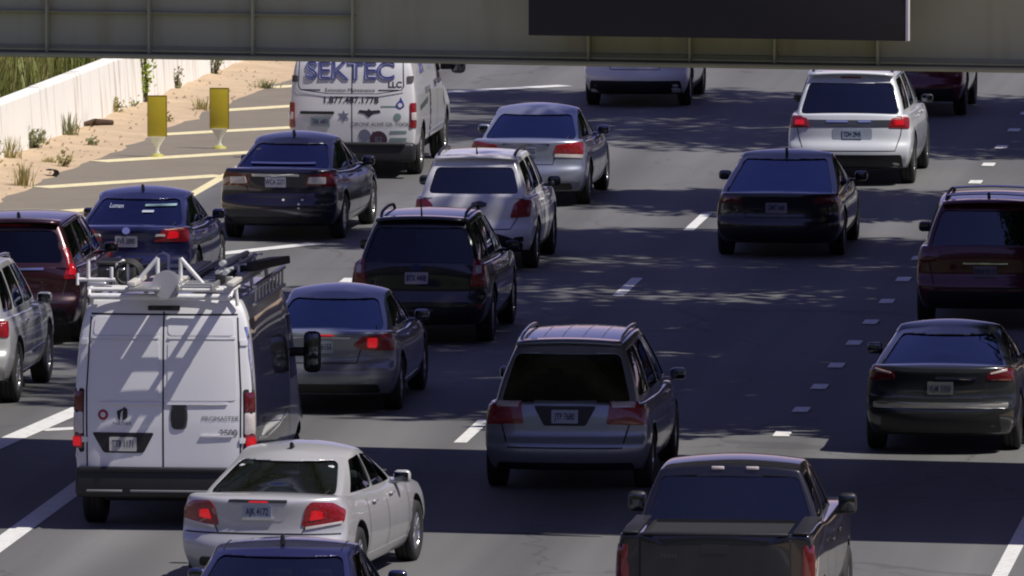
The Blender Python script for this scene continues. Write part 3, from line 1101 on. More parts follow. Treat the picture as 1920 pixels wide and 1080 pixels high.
# driftwood and a tyre scrap on the sand
dw = empty('driftwood', (-25.8, 194.3, .06))
tag(dw, 'brown broken log lying on the sand by the wall', 'log')
tube('log', [(-.28, -.25, .05), (-.05, -.05, .09), (.2, .3, .06)], [.03, .062, .045], mat('rotten_wood', (.06, .032, .018), .9, var=.5, vscale=12, bump=.8), dw, 9)
tube('branch', [(-.05, -.05, .09), (.02, -.35, .16)], [.03, .012], MATS['rotten_wood'], dw, 6)
bm = bmesh.new()
rg = []
for k in range(19):
    a = R(-70 + 200 * k / 18)
    rg.append([bm.verts.new((math.cos(a) * (.16 + dr), y_, .05 + .16 * (1 + math.sin(a)) * .75 + dr * math.sin(a))) for dr, y_ in ((0, -.08), (.03, -.06), (.03, .06), (0, .08))])
for a_, b_ in zip(rg, rg[1:]):
    for i in range(4):
        bm.faces.new((a_[i], a_[(i + 1) % 4], b_[(i + 1) % 4], b_[i]))
ts_ = bm_obj('tyre_scrap', bm, M_TYRE)
ts_.location = (-25.12, 183.6, -.01)
ts_.scale = (.55, 1.2, .42)
ts_.rotation_euler = (0, 0, .6)
tag(ts_, 'curled black tyre scrap lying on the sand edge', 'tyre scrap')

# yellow delineator panels
M_YEL = mat('panel_yellow', (.42, .33, .015), .45, var=.12, vscale=5)
M_YELB = mat('base_yellow', (.40, .37, .10), .6)
M_POST = mat('post_white', (.72, .72, .62), .5)
def delineator(x, y, label):
    r = empty('delineator', (x, y, 0))
    tag(r, label, 'marker post', 'yellow marker panels on the hatched shoulder')
    bm = bmesh.new()
    bbox(bm, (0, 0, .66), (.30, .014, .66), .006)
    es = [e for e in bm.edges if abs(e.verts[0].co.y - e.verts[1].co.y) > .01]
    o = bm_obj('panel', bm, M_YEL, r, smooth=True, angle=R(40))
    bm = bmesh.new()
    for s_ in (-1, 1):
        bbox(bm, (s_ * .154, 0, .66), (.012, .02, .66), .003)
    bbox(bm, (0, 0, .995), (.32, .02, .012), .003)
    bm_obj('panel_edge', bm, mat('panel_edge', (.22, .16, .012), .5), o)
    # fluted white neck, narrow in the middle
    bm = bmesh.new()
    pr = [(.14, .33), (.09, .25), (.035, .16), (.025, .10), (.05, .05)]
    rg = [[bm.verts.new((math.cos(a) * w, math.sin(a) * w * .4, z)) for a in [2 * math.pi * k / 12 for k in range(12)]] for w, z in pr]
    for a, b in zip(rg, rg[1:]):
        for k in range(12): bm.faces.new((a[k], b[k], b[(k + 1) % 12], a[(k + 1) % 12]))
    bm.faces.new(rg[0])
    bm_obj('neck', bm, M_POST, r, smooth=True, angle=R(50))
    tube('base', [(0, 0, 0), (0, 0, .03), (0, 0, .06)], [.12, .11, .05], M_YELB, r, 14)
delineator(-24.02, 188.2, 'yellow marker panel on the hatched shoulder nearer the wall')
delineator(-23.25, 190.2, 'yellow marker panel on the hatched shoulder nearer the white lettered van')

# ------------------------------------------------------------------ the overpass
M_STEEL = mat('girder_paint', (.42, .425, .275), .6, var=.08, vscale=1.3, bump=.08, bscale=5)
def streaks(m, k=.72):
    nt = m.node_tree
    b = nt.nodes['Principled BSDF']
    src = b.inputs['Base Color'].links[0].from_socket
    tc = nt.nodes.new('ShaderNodeTexCoord')
    mp = nt.nodes.new('ShaderNodeMapping'); mp.inputs['Scale'].default_value = (2.6, 1, .25)
    nt.links.new(tc.outputs['Object'], mp.inputs[0])
    n = nt.nodes.new('ShaderNodeTexNoise'); n.inputs['Scale'].default_value = 1.6; n.inputs['Detail'].default_value = 8
    nt.links.new(mp.outputs[0], n.inputs['Vector'])
    mr = nt.nodes.new('ShaderNodeMapRange')
    mr.inputs[1].default_value, mr.inputs[2].default_value = .50, .75
    nt.links.new(n.outputs[0], mr.inputs[0])
    mx = nt.nodes.new('ShaderNodeMix'); mx.data_type = 'RGBA'; mx.blend_type = 'MULTIPLY'
    mx.inputs[7].default_value = (k, k * .93, k * .85, 1)
    nt.links.new(mr.outputs[0], mx.inputs[0]); nt.links.new(src, mx.inputs[6])
    nt.links.new(mx.outputs[2], b.inputs['Base Color'])
streaks(M_STEEL, .86)
M_STEELD = mat('girder_lip', (.27, .27, .17), .65, var=.2, vscale=3)
BR0 = Vector((-18.31, 129.70, 0))
bang = math.atan2(-1.8, 11.5)
br = empty('overpass', BR0, bang)
tag(br, 'olive steel girder overpass crossing above the highway', 'bridge')
ZB = 5.245
def part_box(name, x0, x1, y0, y1, z0, z1, m, bev=.006, parent=br):
    return box(name, ((x0 + x1) / 2, (y0 + y1) / 2, (z0 + z1) / 2), (x1 - x0, y1 - y0, z1 - z0), m, parent, bev)
for yy in (.24, 2.9, 5.6, 8.4):
    part_box('girder_web', -45, 30, yy, yy + .03, ZB + .052, ZB + 1.62, M_STEEL, 0)
    part_box('bottom_flange', -45, 30, yy - .24, yy + .27, ZB, ZB + .05, M_STEELD)
    part_box('top_flange', -45, 30, yy - .2, yy + .23, ZB + 1.622, ZB + 1.66, M_STEELD)
part_box('deck_slab', -45, 30, -.28, 8.9, ZB + 1.664, ZB + 1.9, mat('deck_concrete', (.32, .31, .29), .9, var=.15), .02)
part_box('parapet', -45, 30, -.26, -.05, ZB + 1.903, ZB + 2.5, MATS['deck_concrete'], .03)
part_box('parapet', -45, 30, 8.65, 8.86, ZB + 1.903, ZB + 2.5, MATS['deck_concrete'], .03)
ST = [-1.88, -.70, .49, 1.68, 2.88, 4.03, 6.73, 7.88, 8.84, 10.0]
for x in ST:
    part_box('stiffener', x - .011, x + .011, .115, .238, ZB + .053, ZB + 1.618, M_STEEL, .003)
part_box('ledge', -45, 4.05, .165, .238, ZB + .495, ZB + .515, M_STEELD, .003)
part_box('ledge', -45, 30, .205, .238, ZB + .056, ZB + .13, M_STEELD, .006)
# dark sign panel hung on the girder, seen from its back
sgn = empty('sign_panel', br.matrix_basis @ Vector((8.31, -.38, ZB + .355)), bang)
tag(sgn, 'large dark sign panel with a white edge hung on the overpass girder', 'sign')
box('panel', (0, 0, 1.3), (4.25, .05, 2.6), mat('sign_back', (.012, .011, .016), .55, var=.2, vscale=1.2), sgn, .008)
box('edge_trim', (2.145, -.006, 1.3), (.034, .066, 2.6), mat('trim_white', (.75, .75, .78), .4), sgn, .004)
for x in (-1.6, 0, 1.6):
    box('bracket', (x, .2, 1.2), (.05, .36, 1.8), M_STEELD, sgn, .004)

# ------------------------------------------------------------------ trees right of the road: the near rows shade the lanes
def tree(h, cr, z0, n=5600, nb=26):
    """one tall tree: tapered trunk, limbs and a crown of leaf clumps; returns its two meshes"""
    bm = bmesh.new()
    btube(bm, [(0, 0, 0), (.1, .1, h * .2), (-.15, .1, h * .45), (.1, -.1, h * .75), (0, 0, h * .95)], [.42, .33, .26, .15, .03], 10)
    blobs = []
    for k in range(nb):
        q = (k + .5) / nb
        z = z0 + (h - z0) * q
        prof = math.sin(math.pi * min(1, .16 + .80 * q)) ** .55
        a = k * 2.4 + rnd.uniform(-.4, .4)
        rr = cr * prof * rnd.uniform(.3, .8)
        c = Vector((math.cos(a) * rr, math.sin(a) * rr, z))
        blobs.append((c, rnd.uniform(.36, .52) * cr))
        btube(bm, [(0, 0, max(1.5, z - rr * .8)), c * .6 + Vector((0, 0, z * .4 - .3)), c], [.11, .07, .02], 6)
    tm = bpy.data.meshes.new('trunk')
    bm.to_mesh(tm); bm.free()
    tm.materials.append(M_BARK)
    vs, fs = [], []
    for c, br_ in blobs:
        for k in range(int(n / nb)):
            d = Vector((rnd.gauss(0, 1), rnd.gauss(0, 1), rnd.gauss(0, .8))).normalized() * br_ * rnd.random() ** .45
            leaf_quad(vs, fs, c + d, rnd.uniform(.34, .62))
    cm = bpy.data.meshes.new('crown')
    cm.from_pydata([tuple(p) for p in vs], [], fs)
    cm.materials.append(M_LEAF)
    return tm, cm
KINDS = [tree(24.5, 3.4, 5.2), tree(25.5, 3.6, 5.4), tree(24, 3.3, 5.0), tree(26, 3.8, 5.6)]
SPOTS = [(-4.2, y) for y in (141.4, 146.0, 150.4, 155.0, 161.4, 166.8, 176.0, 190.2, 195.0, 198.4)]
SPOTS += [(.5, y) for y in (140.6, 145.2, 149.4, 153.6, 160.2, 165.0, 174.6, 188.6, 193.2, 196.6)]
SPOTS += [(5.2, y) for y in (139.4, 144.2, 148.2, 152.2, 159.0, 172.8, 187.4, 192.0, 195.4)]
SPOTS += [(rnd.uniform(0, 3), 222 + 8.5 * k) for k in range(22)] + [(rnd.uniform(7, 10), 218 + 9 * k) for k in range(20)]  # farther belt, added out of view to darken reflections in the car flanks
for i, (x, y) in enumerate(SPOTS):
    t = empty('tree', (x + rnd.uniform(-.3, .3), y, -.05), rnd.uniform(0, 6.28))
    t.scale = (1, 1, .80 if (x, y) in ((-4.2, 161.4), (-4.2, 176.0)) else rnd.uniform(.94, 1.06))
    tag(t, 'tall leafy tree right of the road, out of view', 'tree', 'tall trees right of the road')
    tm, cm = KINDS[i % 4]
    obj('trunk', tm, t)
    obj('crown', cm, t)
# unseen wooded ridge all round, added to block low sky and darken reflections
vs, fs = [], []
NR = 180
for k in range(NR):
    a = 2 * math.pi * k / NR
    fwd = .16 + .84 * min(1, max(0, .75 - math.sin(a)))
    if math.sin(a) < 0: fwd = 1 + 1.3 * min(1, -math.sin(a) * 1.6)
    hh = 62 * fwd + 22 * fwd * mnoise.noise(Vector((math.cos(a) * 3, math.sin(a) * 3, 4))) + 5 * mnoise.noise(Vector((math.cos(a) * 17, math.sin(a) * 17, 4)))
    for r_, z in ((560, -1), (640, hh * .55), (730, hh), (900, hh * .8), (1200, -2)):
        vs.append((math.cos(a) * r_, 130 + math.sin(a) * r_, z))
for k in range(NR):
    for i in range(4):
        a, b = k * 5 + i, ((k + 1) % NR) * 5 + i
        fs.append((a, b, b + 1, a + 1))
hl = mesh_obj('sky_block_ridge', vs, fs, mat('sky_block_foliage', (.045, .06, .025), .9, var=.5, vscale=.05, bump=1.0, bscale=.4), smooth=True)
tag(hl, kind='structure')
# ------------------------------------------------------------------ the vehicles
WHITE = (.72, .72, .72)
def corner(v, pts, phi):
    """(x, z) seen from behind, rewritten for a view turned by phi"""
    out = []
    for x, z in pts:
        y = .08 + v.rcc * abs(x / v.W) ** 4
        out.append((x * math.cos(phi) + y * math.sin(phi), z))
    return out
def lamp(v, pts, m=None, phi=R(28), name='tail_lamp', off=.010, r=.03, rc=.2, dome=.008, mirror=True, parent=None):
    v.rcc = rc
    return v.patch(name, corner(v, pts, phi), m or M_RED, phi, off, .03, r, mirror=mirror, dome=dome, parent=parent)
def rect(x0, x1, z0, z1):
    return [(x0, z0), (x1, z0), (x1, z1), (x0, z1)]
def fin(v, y, m, z=None, s=1.):
    zr = v.bvh.ray_cast(Vector((0, y, 5)), Vector((0, 0, -1)))[0].z
    bm = bmesh.new()
    pts = [(-.09 * s, 0), (.11 * s, 0), (.03 * s, .035 * s), (-.055 * s, .085 * s), (-.085 * s, .08 * s)]
    A = [bm.verts.new((-.018, y + a, zr + b - .004)) for a, b in pts]
    B = [bm.verts.new((.018, y + a, zr + b - .004)) for a, b in pts]
    bm.faces.new(A); bm.faces.new(B[::-1])
    for i in range(5): bm.faces.new((A[i], B[i], B[(i + 1) % 5], A[(i + 1) % 5]))
    bmesh.ops.recalc_face_normals(bm, faces=bm.faces)
    bmesh.ops.bevel(bm, geom=list(bm.edges), offset=.008, segments=2, affect='EDGES')
    bm_obj('antenna_fin', bm, m, v.root, smooth=True, angle=R(50))
def rod(v, x, y, m, l=.3, back=.12):
    zr = v.bvh.ray_cast(Vector((x, y, 5)), Vector((0, 0, -1)))[0].z
    tube('antenna', [(x, y, zr - .01), (x, y - .02, zr + .04), (x, y - back, zr + l)], [.022, .012, .004], m, v.root, 8)
def rails(v, x, y0, y1, m, h=.055):
    for s_ in (-1, 1):
        P = []
        for k in range(9):
            y = y0 + (y1 - y0) * k / 8
            hh = v.bvh.ray_cast(Vector((s_ * x, y, 5)), Vector((0, 0, -1)))[0]
            e = min(1, min(k, 8 - k) / 1.0)
            P.append((s_ * x, y, hh.z - .012 + h * e))
        tube('roof_rail', P, .021, m, v.root, 8)
def roofbar(v, x, y, m):
    P = []
    for k in range(7):
        xx = -x + 2 * x * k / 6
        z = v.bvh.ray_cast(Vector((xx, y, 5)), Vector((0, 0, -1)))[0].z
        P.append((xx, y, z + .05))
    tube('cross_bar', P, .016, m, v.root, 8)
def spoiler(v, m, y, z, w, d=.22, drop=.02):
    """lip over the tailgate glass, shaped with a slight bow"""
    vs, fs = [], []
    N = 10
    for i in range(N + 1):
        u = -1 + 2 * i / N
        yy = y + .10 * u * u
        zz = z - .035 * u * u
        for dy, dz in ((0, 0), (0, -.035), (d, -.02), (d, .02), (d * .4, .018)):
            vs.append((u * w, yy + dy, zz + dz))
    for i in range(N):
        for k in range(5):
            a, b = i * 5 + k, i * 5 + (k + 1) % 5
            fs.append((a, b, b + 5, a + 5))
    fs.append(tuple(range(5))[::-1]); fs.append(tuple(N * 5 + k for k in range(5)))
    return mesh_obj('spoiler', vs, fs, m, v.root, smooth=True)
def handles(v, ys, z, m):
    for y in ys:
        for ph, sg in ((R(90), 1), (R(-90), -1)):
            co, n = v.hit(sg * y, z, ph)
            box('door_handle', co + n * .022, (.03, .19, .03), m, v.root, .012)
def doors(v, cuts, z0, z1):
    for y in cuts:
        v.seam([(y, z0), (y + .02, z1)], .012, R(90))
        v.seam([(-y, z0), (-y - .02, z1)], .012, R(-90))
def rocker(v, y0, y1, m=None):
    for sg, ph in ((1, R(90)), (-1, R(-90))):
        pts = [(y0, .25), (y1, .25), (y1, .33), (y0, .33)]
        v.patch('sill_trim', [(sg * a, b) for a, b in pts], m or M_TRIM, ph, .008, .02, .02, rings=2, step=.2)
def valance(v, x, z0, z1, m=None, off=.008):
    return v.patch('bumper_valance', [(-x, z0), (x, z0), (x * .97, z1), (-x * .97, z1)], m or M_TRIM, 0., off, .03, .04, rings=4, step=.06)
def exhaust(v, x, z=.27, y=.06):
    for s_ in (-1, 1):
        tube('exhaust_tip', [(s_ * x, y + .3, z), (s_ * x, y + .03, z)], .035, M_CHROME, v.root, 10)
def emblem(v, x, z, r, m=M_CHROME, name='emblem'):
    n = 12
    v.patch(name, [(x + r * math.cos(6.283 * k / n), z + r * .8 * math.sin(6.283 * k / n)) for k in range(n)], m, 0., .006, .01, .004, rings=2, flat=True)
def trunk_lines(v, xa, za, xb, zb_, zt_):
    """shut lines of a boot lid: down the lamps, across the bumper"""
    v.seam([(-xb, zt_), (-xa, za), (-xa * .92, zb_), (xa * .92, zb_), (xa, za), (xb, zt_)], .013)

# --- white sedan in front of the tall van
P_ = paint('pearl_white', (.47, .47, .48), .25, .35)
v = car('sedan', (-14.57, 122.45), -R(5.8), 'white sedan with glowing red tail lamps, changing lanes behind the tall van', 'car', P_,
        sedan(L=4.84, W=1.85, H=1.46, rc=.26, zt=[(0, .98), (.03, 1.06), (.10, 1.075), (.18, 1.02), (.5, .95), (.72, .98), (.80, .94), (.93, .82), (1, .66)],
              gr=glass('glass_blue', (.34, .40, .46), 3.4, (.72, .84, 1)), gs=G_MID, seat=mat('seat_light', (.5, .5, .5), .7), rw=(.92, .10, .92), rwb=1.02))
lp = lamp(v, [(.46, .735), (.88, .78), (.90, .90), (.78, .985), (.56, 1.0), (.50, .94)], M_RED, rc=.26)
lamp(v, [(.54, .80), (.68, .82), (.67, .90), (.57, .91)], M_LIT, off=.022, rc=.26, name='lit_lens', dome=.004, r=.02)
lamp(v, [(.50, .735), (.86, .79), (.86, .765), (.5, .705)], M_CLEAR, off=.016, rc=.26, name='reverse_lens', dome=.002, r=.01)
v.patch('plate_recess', [(-.30, .79), (.26, .79), (.33, .95), (.30, .99), (-.33, .99), (-.37, .95)], paint('pearl_white', WHITE), 0., .003, .02, .04)
v.patch('recess_painted_shadow', [(-.33, .985), (.30, .985), (.30, 1.01), (-.33, 1.01)], M_TRIM, 0., .014, .02, .012, rings=2)  # dark strip paints the shadow along the top of the plate recess
v.plate(-.02, .89, 'AJK 4172', m=mat('plate_blue', (.26, .30, .38), .4))
v.patch('plate_frame_bar', rect(-.18, .16, .805, .83), M_CHROME, 0., .020, .02, .006, rings=2)
v.patch('brake_light', rect(-.11, .10, .985, 1.0), M_LIT, 0., .016, .02, .008, rings=2)
trunk_lines(v, .49, .74, .60, .66, 1.06)
v.seam([(-.9, .655), (.9, .655)], .016)
valance(v, .68, .30, .40)
fin(v, 1.72, M_TRIM, s=.8)
handles(v, (1.75, 2.65), .86, P_); doors(v, (1.42, 2.38, 3.42), .32, .92); rocker(v, 1.35, 3.5, P_)

# --- dark blue sedan whose roof shows at the bottom edge
P_ = paint('navy', (.016, .018, .075), .4, .3)
v = car('sedan', (-13.30, 112.1), 0, 'dark blue sedan with only its roof in view at the bottom edge', 'car', P_,
        sedan(L=4.7, W=1.88, H=1.47, gr=G_MID, gs=G_DARK, Wb=.87, Wt=.68, ucr=.05, rcrown=.04))
lamp(v, [(.50, .78), (.87, .80), (.88, .98), (.55, 1.0)], M_RED)
v.plate(0, .86, 'KXR 2096'); trunk_lines(v, .48, .8, .6, .66, 1.06); valance(v, .66, .28, .42)
fin(v, 1.80, M_TRIM, s=1.2); doors(v, (1.42, 2.38, 3.42), .32, .92); handles(v, (1.75, 2.65), .86, P_)
for s_ in (-1, 1):
    tube('roof_gutter', [(s_ * .58, y, v.bvh.ray_cast(Vector((s_ * .58, y, 5)), Vector((0, 0, -1)))[0].z + .002) for y in (1.75, 2.0, 2.3, 2.6)], .008, M_TRIM, v.root, 6)

# --- dark pickup
P_ = paint('graphite', (.006, .007, .012), .4, .35)
pk = dict(L=5.89, W=2.03, H=1.93, zb=.42, wr=.40, tw=.26, rc=.07, fc=.18, tuck=0, crown=.012, ax=(1.22, 4.92), bed=(.10, 1.70, .72, 1.34),
          zt=[(0, 1.40), (.30, 1.40), (.34, 1.34), (.66, 1.32), (.74, 1.32), (.95, 1.24), (1, 1.1)],
          yr=[(0, .06), (.10, 0), (.26, 0), (.30, .05), (.6, .055), (1, .06)], yf=[(0, .10), (.3, 0), (.8, .02), (1, .08)],
          ws=[(0, .90), (.12, .97), (.4, 1), (.7, .995), (.9, .975), (1, .955)], we=[(0, .975), (.08, .995), (.3, 1), (.75, 1), (.93, .98), (1, .92)],
          yA=1.80, yB=1.95, yC=3.30, yD=4.15, g0=[(0, 1.24), (1, 1.24)], Wb=.93, Wt=.72, bow=.04, gtap=[(0, .98), (1, .95)], rcrown=.03, ucr=.05,
          gr=G_MID, gs=G_DARK, rw=(.93, .14, .88), side=[(.06, .46, 0, 0), (.50, .92, 0, 0)], seats=(2.5, 3.3), hs=[0, .05, .2, .28, .36, .52, .68, .84, .95, 1])
v = car('pickup_truck', (-9.20, 115.75), 0, 'dark grey pickup truck at the bottom edge, right of the white sedan', 'pickup', P_, pk)
v.patch('tailgate', [(-.74, .74), (.74, .74), (.74, 1.385), (-.74, 1.385)], P_, 0., .016, .04, .03, rings=5)
v.patch('tailgate_dent', [(-.50, .90), (.50, .90), (.56, 1.08), (-.56, 1.08)], P_, 0., .010, .02, .04)
v.seam([(-.75, 1.39), (-.75, .72), (.75, .72), (.75, 1.39)], .018, off=.004)
v.patch('tailgate_handle', rect(-.14, .14, 1.20, 1.29), M_TRIM, 0., .024, .02, .02, rings=3)
v.text('TEXAS', -.46, 1.17, .06, mat('badge_dark', (.12, .12, .13), .3, .8), off=.022)
box('tailgate_cap', (0, .075, 1.392), (1.46, .09, .03), M_TRIM, v.root, .012)
for s_ in (-1, 1):
    box('bed_rail_cap', (s_ * .85, .9, 1.40), (.16, 1.62, .025), M_TRIM, v.root, .01)
lp = lamp(v, [(.85, .80), (1.0, .80), (1.0, 1.28), (.87, 1.28)], M_REDD, R(20), rc=.08, dome=.006)
box('rear_bumper', (0, -.02, .56), (1.9, .20, .20), M_CHROME, v.root, .05)
v.plate(0, .60, 'BHR 5521', off=.14)
for x in (-.07, .28):
    co = v.bvh.ray_cast(Vector((x - .1, 1.2, 1.86)), Vector((0, 1, 0)))[0]
    box('cargo_lamp', (x - .1 + .05, co.y - .004, 1.872), (.13, .03, .035), M_CLEAR, v.root, .008)
handles(v, (2.35, 3.3), 1.12, P_); doors(v, (1.76, 2.95, 4.1), .5, 1.28)
for o in [c for c in v.root.children if c.name.startswith('door_mirror')]:
    bpy.data.objects.remove(o.children[0]); bpy.data.objects.remove(o)
v.door_mirror(.97, 3.62, 1.36, M_TRIM, 1.0, 1.5)

# --- silver minivan in the middle lane
P_ = paint('silver_sage', (.26, .29, .33), .55, .34)
v = car('minivan', (-12.36, 133.65), 0, 'silver grey minivan with roof rails, in the bridge shade', 'minivan', P_,
        suv(L=5.1, W=1.95, H=1.75, zb=.22, wr=.34, rc=.19, yA=.17, yB=.58, yC=3.25, yD=4.35, Wb=.88, Wt=.645, zt=[(0, 1.05), (.1, 1.06), (.5, 1.0), (.76, 1.02), (.84, .97), (.95, .86), (1, .72)],
            g0=[(0, 1.0), (1, .97)], rw=(.93, .06, .86), rwb=.985, seats=(1.3, 2.3), gs=G_DARK))
lp = lamp(v, [(.50, .80), (.94, .78), (.97, .98), (.90, 1.05), (.56, 1.04)], M_RED, rc=.19)
lamp(v, [(.58, .985), (.84, .985), (.84, 1.045), (.58, 1.045)], M_CLEAR, off=.022, rc=.19, name='reverse_lens', dome=.002, r=.012)
v.patch('plate_recess', [(-.24, .78), (.24, .78), (.36, 1.0), (-.36, 1.0)], M_TRIM, 0., .004, .02, .03)
v.plate(0, .885, 'JTP 7680', m=mat('plate_grey', (.34, .38, .45), .4), off=.012)
v.patch('tailgate_garnish', rect(-.36, .36, 1.005, 1.045), P_, 0., .024, .03, .012, rings=2)
v.seam([(-.80, 1.02), (-.74, .80), (-.66, .53), (.66, .53), (.74, .80), (.80, 1.02)], .018)
valance(v, .8, .28, .36)
spoiler(v, P_, .50, 1.725, .60, .26)
rails(v, .58, .75, 3.1, P_)
for x in (-.34, -.12, .12, .34):
    tube('roof_rib', [(x, y, v.bvh.ray_cast(Vector((x, y, 5)), Vector((0, 0, -1)))[0].z) for y in (.85, 1.4, 2.0, 2.6, 3.0)], .008, P_, v.root, 6)
doors(v, (1.55, 2.75, 3.95), .35, 1.0); handles(v, (2.85, 3.1), .92, P_); rocker(v, 1.4, 3.8, P_)

# --- grey-green fastback at the right edge
P_ = paint('grey_green', (.028, .033, .038), .6, .3)
v = car('sedan', (-8.34, 138.7), 0, 'dark grey green fastback sedan with wide rear window at the right edge', 'car', P_,
        sedan(L=4.72, W=1.86, H=1.45, rc=.22, yA=.30, yB=1.85, yC=2.6, yD=3.8, lean=1.1, seats=(2.0, 2.7), Wb=.85, Wt=.60, ucr=.06, rcrown=.06, bow=.14, gtap=[(0, .97), (.3, 1), (.75, 1), (1, .94)], rw=(.91, .06, .92), gr=glass('glass_slate', (.16, .18, .19), 2.4, (.6, .72, 1)), gs=G_DARK,
              zt=[(0, 1.0), (.025, 1.075), (.08, 1.09), (.18, 1.02), (.5, .94), (.72, .97), (.80, .93), (.93, .80), (1, .64)]))
lp = lamp(v, [(.55, .90), (.86, .88), (.89, 1.0), (.80, 1.04), (.58, .99)], M_REDD, rc=.22)
lamp(v, [(.60, .965), (.80, 1.0), (.80, 1.025), (.60, .985)], M_CLEAR, off=.02, rc=.22, name='lamp_painted_glint', dome=.002, r=.008)  # pale strip painted across the lamp as a glint
v.plate(0, .80, 'VLM 3308', m=mat('plate_dim', (.10, .11, .12), .5))
v.patch('applique', rect(-.06, .42, .905, .925), M_CHROME, 0., .012, .02, .008, rings=2)
trunk_lines(v, .55, .86, .62, .68, 1.06)
v.patch('bumper_bar', [(-.80, .56), (.80, .56), (.80, .625), (-.80, .625)], mat('satin_alloy', (.45, .45, .46), .25, .9), 0., .012, .03, .02, rings=3)
valance(v, .72, .27, .50)
doors(v, (1.42, 2.38, 3.42), .32, .92); rocker(v, 1.35, 3.5)

# --- dark red SUV at the right edge
P_ = paint('maroon', (.085, .006, .015), .4, .3)
v = car('suv', (-8.80, 156.3), 0, 'dark red SUV with roof rails and cross bars, cut by the right edge', 'SUV', P_,
        suv(L=4.9, W=1.93, H=1.74, wr=.37, yA=.16, yB=.52, Wb=.86, Wt=.66, yD=3.8, yC=3.0, rw=(.93, .06, .86), zt=[(0, 1.13), (.1, 1.14), (.5, 1.08), (.70, 1.10), (.78, 1.08), (.93, 1.0), (1, .82)], g0=[(0, 1.07), (1, 1.05)]))
lamp(v, [(.62, .92), (.93, .90), (.95, 1.08), (.66, 1.06)], M_REDD)
v.plate(0, .78, 'RBW 8117', m=mat('plate_frame', (.20, .18, .20), .5))
v.patch('tailgate_garnish', rect(-.30, .30, .88, .90), M_CHROME, 0., .014, .02, .008, rings=2)
v.seam([(-.78, 1.05), (-.74, .80), (-.68, .56), (.68, .56), (.74, .80), (.78, 1.05)], .016)
valance(v, .78, .30, .52)
spoiler(v, P_, .42, 1.705, .60, .26)
rails(v, .57, .8, 2.9, M_TRIM); roofbar(v, .57, 1.0, M_CHROME); roofbar(v, .57, 2.2, M_CHROME)
fin(v, .95, M_TRIM); doors(v, (1.4, 2.45, 3.6), .36, 1.05); rocker(v, 1.4, 3.6)

# --- black fastback in the middle lane
P_ = paint('black_blue', (.007, .007, .010), .3, .3)
v = car('sedan', (-12.46, 168.1), 0, 'black fastback sedan with blue reflecting glass in the middle lane', 'car', P_,
        sedan(L=4.75, W=1.86, H=1.45, rc=.22, yA=.24, yB=1.85, yC=2.6, yD=3.8, seats=(2.0, 2.7), Wb=.87, Wt=.64, ucr=.05, rcrown=.05, bow=.12, g0=[(0, .90), (1, .89)], gtap=[(0, .98), (.3, 1), (.75, 1), (1, .94)], rw=(.91, .04, .94), wrad=.05, gr=glass('glass_mirror', (.04, .05, .07), 2.8, (.5, .62, 1)), gs=G_DARK,
              zt=[(0, .92), (.025, .965), (.08, .975), (.18, .95), (.5, .93), (.72, .96), (.80, .92), (.93, .80), (1, .64)]))
lamp(v, [(.50, .80), (.87, .79), (.89, .89), (.80, .91), (.55, .89)], M_REDD, rc=.22)
v.plate(-.02, .74, 'GMT 640', m=mat('plate_shade', (.24, .24, .27), .5))
trunk_lines(v, .50, .78, .62, .60, .95); valance(v, .72, .27, .44)
fin(v, 1.9, M_TRIM); doors(v, (1.42, 2.38, 3.42), .32, .92); handles(v, (1.75, 2.65), .86, M_CHROME); rocker(v, 1.35, 3.5)
for s_ in (-1, 1):
    tube('window_trim', [(s_ * (v.fg(1, t, .93).x + .01), v.fg(1, t, .93).y, v.fg(1, t, .93).z) for t in (.3, .5, .7, .85)], .010, M_CHROME, v.root, 6)

# --- white SUV under the bridge
P_ = paint('white_a', (.60, .625, .67), .0, .36)
v = car('suv', (-12.42, 182.6), 0, 'white SUV with red tail lamps and black mirrors under the dark sign', 'SUV', P_,
        suv(L=5.2, W=2.0, H=1.79, wr=.38, yA=.17, yB=.55, yC=3.2, yD=4.1, Wb=.89, Wt=.69, rw=(.94, .06, .82), mm=M_TRIM, rc=.18, zt=[(0, 1.14), (.1, 1.15), (.5, 1.10), (.70, 1.12), (.78, 1.1), (.93, 1.02), (1, .84)], g0=[(0, 1.09), (1, 1.07)]))
v.patch('tailgate_band', rect(-.66, .66, .93, 1.04), mat('band_dark', (.05, .055, .07), .3, coat=.6), 0., .006, .02, .02, rings=4)
lp = lamp(v, [(.64, .92), (.96, .90), (.98, 1.06), (.90, 1.10), (.70, 1.06)], M_RED, rc=.18)
lamp(v, [(.74, .955), (.88, .955), (.88, 1.03), (.74, 1.03)], M_LIT, off=.024, rc=.18, name='lit_lens', dome=.003, r=.015)
v.patch('chrome_bar', rect(-.36, -.02, 1.005, 1.03), M_CHROME, 0., .014, .01, .008, rings=2)
v.patch('chrome_bar', rect(.14, .34, 1.005, 1.03), M_CHROME, 0., .014, .01, .008, rings=2)
v.patch('plate_recess', rect(-.26, .36, .74, .91), mat('recess_grey', (.26, .29, .36), .4), 0., .004, .02, .03)
v.plate(.05, .82, 'TDH 2945', m=mat('plate_blue2', (.24, .28, .36), .5))
v.seam([(-.84, 1.1), (-.80, .80), (-.72, .56), (.72, .56), (.80, .80), (.84, 1.1)], .014)
valance(v, .84, .28, .50)
spoiler(v, P_, .44, 1.765, .66, .28); v.patch('brake_light', rect(-.16, .16, 1.665, 1.69), M_RED, 0., .012, .02, .006, rings=2)
rails(v, .62, .8, 3.1, M_TRIM); doors(v, (1.6, 2.75, 3.95), .38, 1.08); handles(v, (1.95, 3.05), 1.0, P_)
for s_ in (-1, 1): tube('window_trim', [(s_ * (v.fg(1, t, .93).x + .01), v.fg(1, t, .93).y, v.fg(1, t, .93).z) for t in (.1, .3, .5, .7, .85)], .012, M_CHROME, v.root, 6)

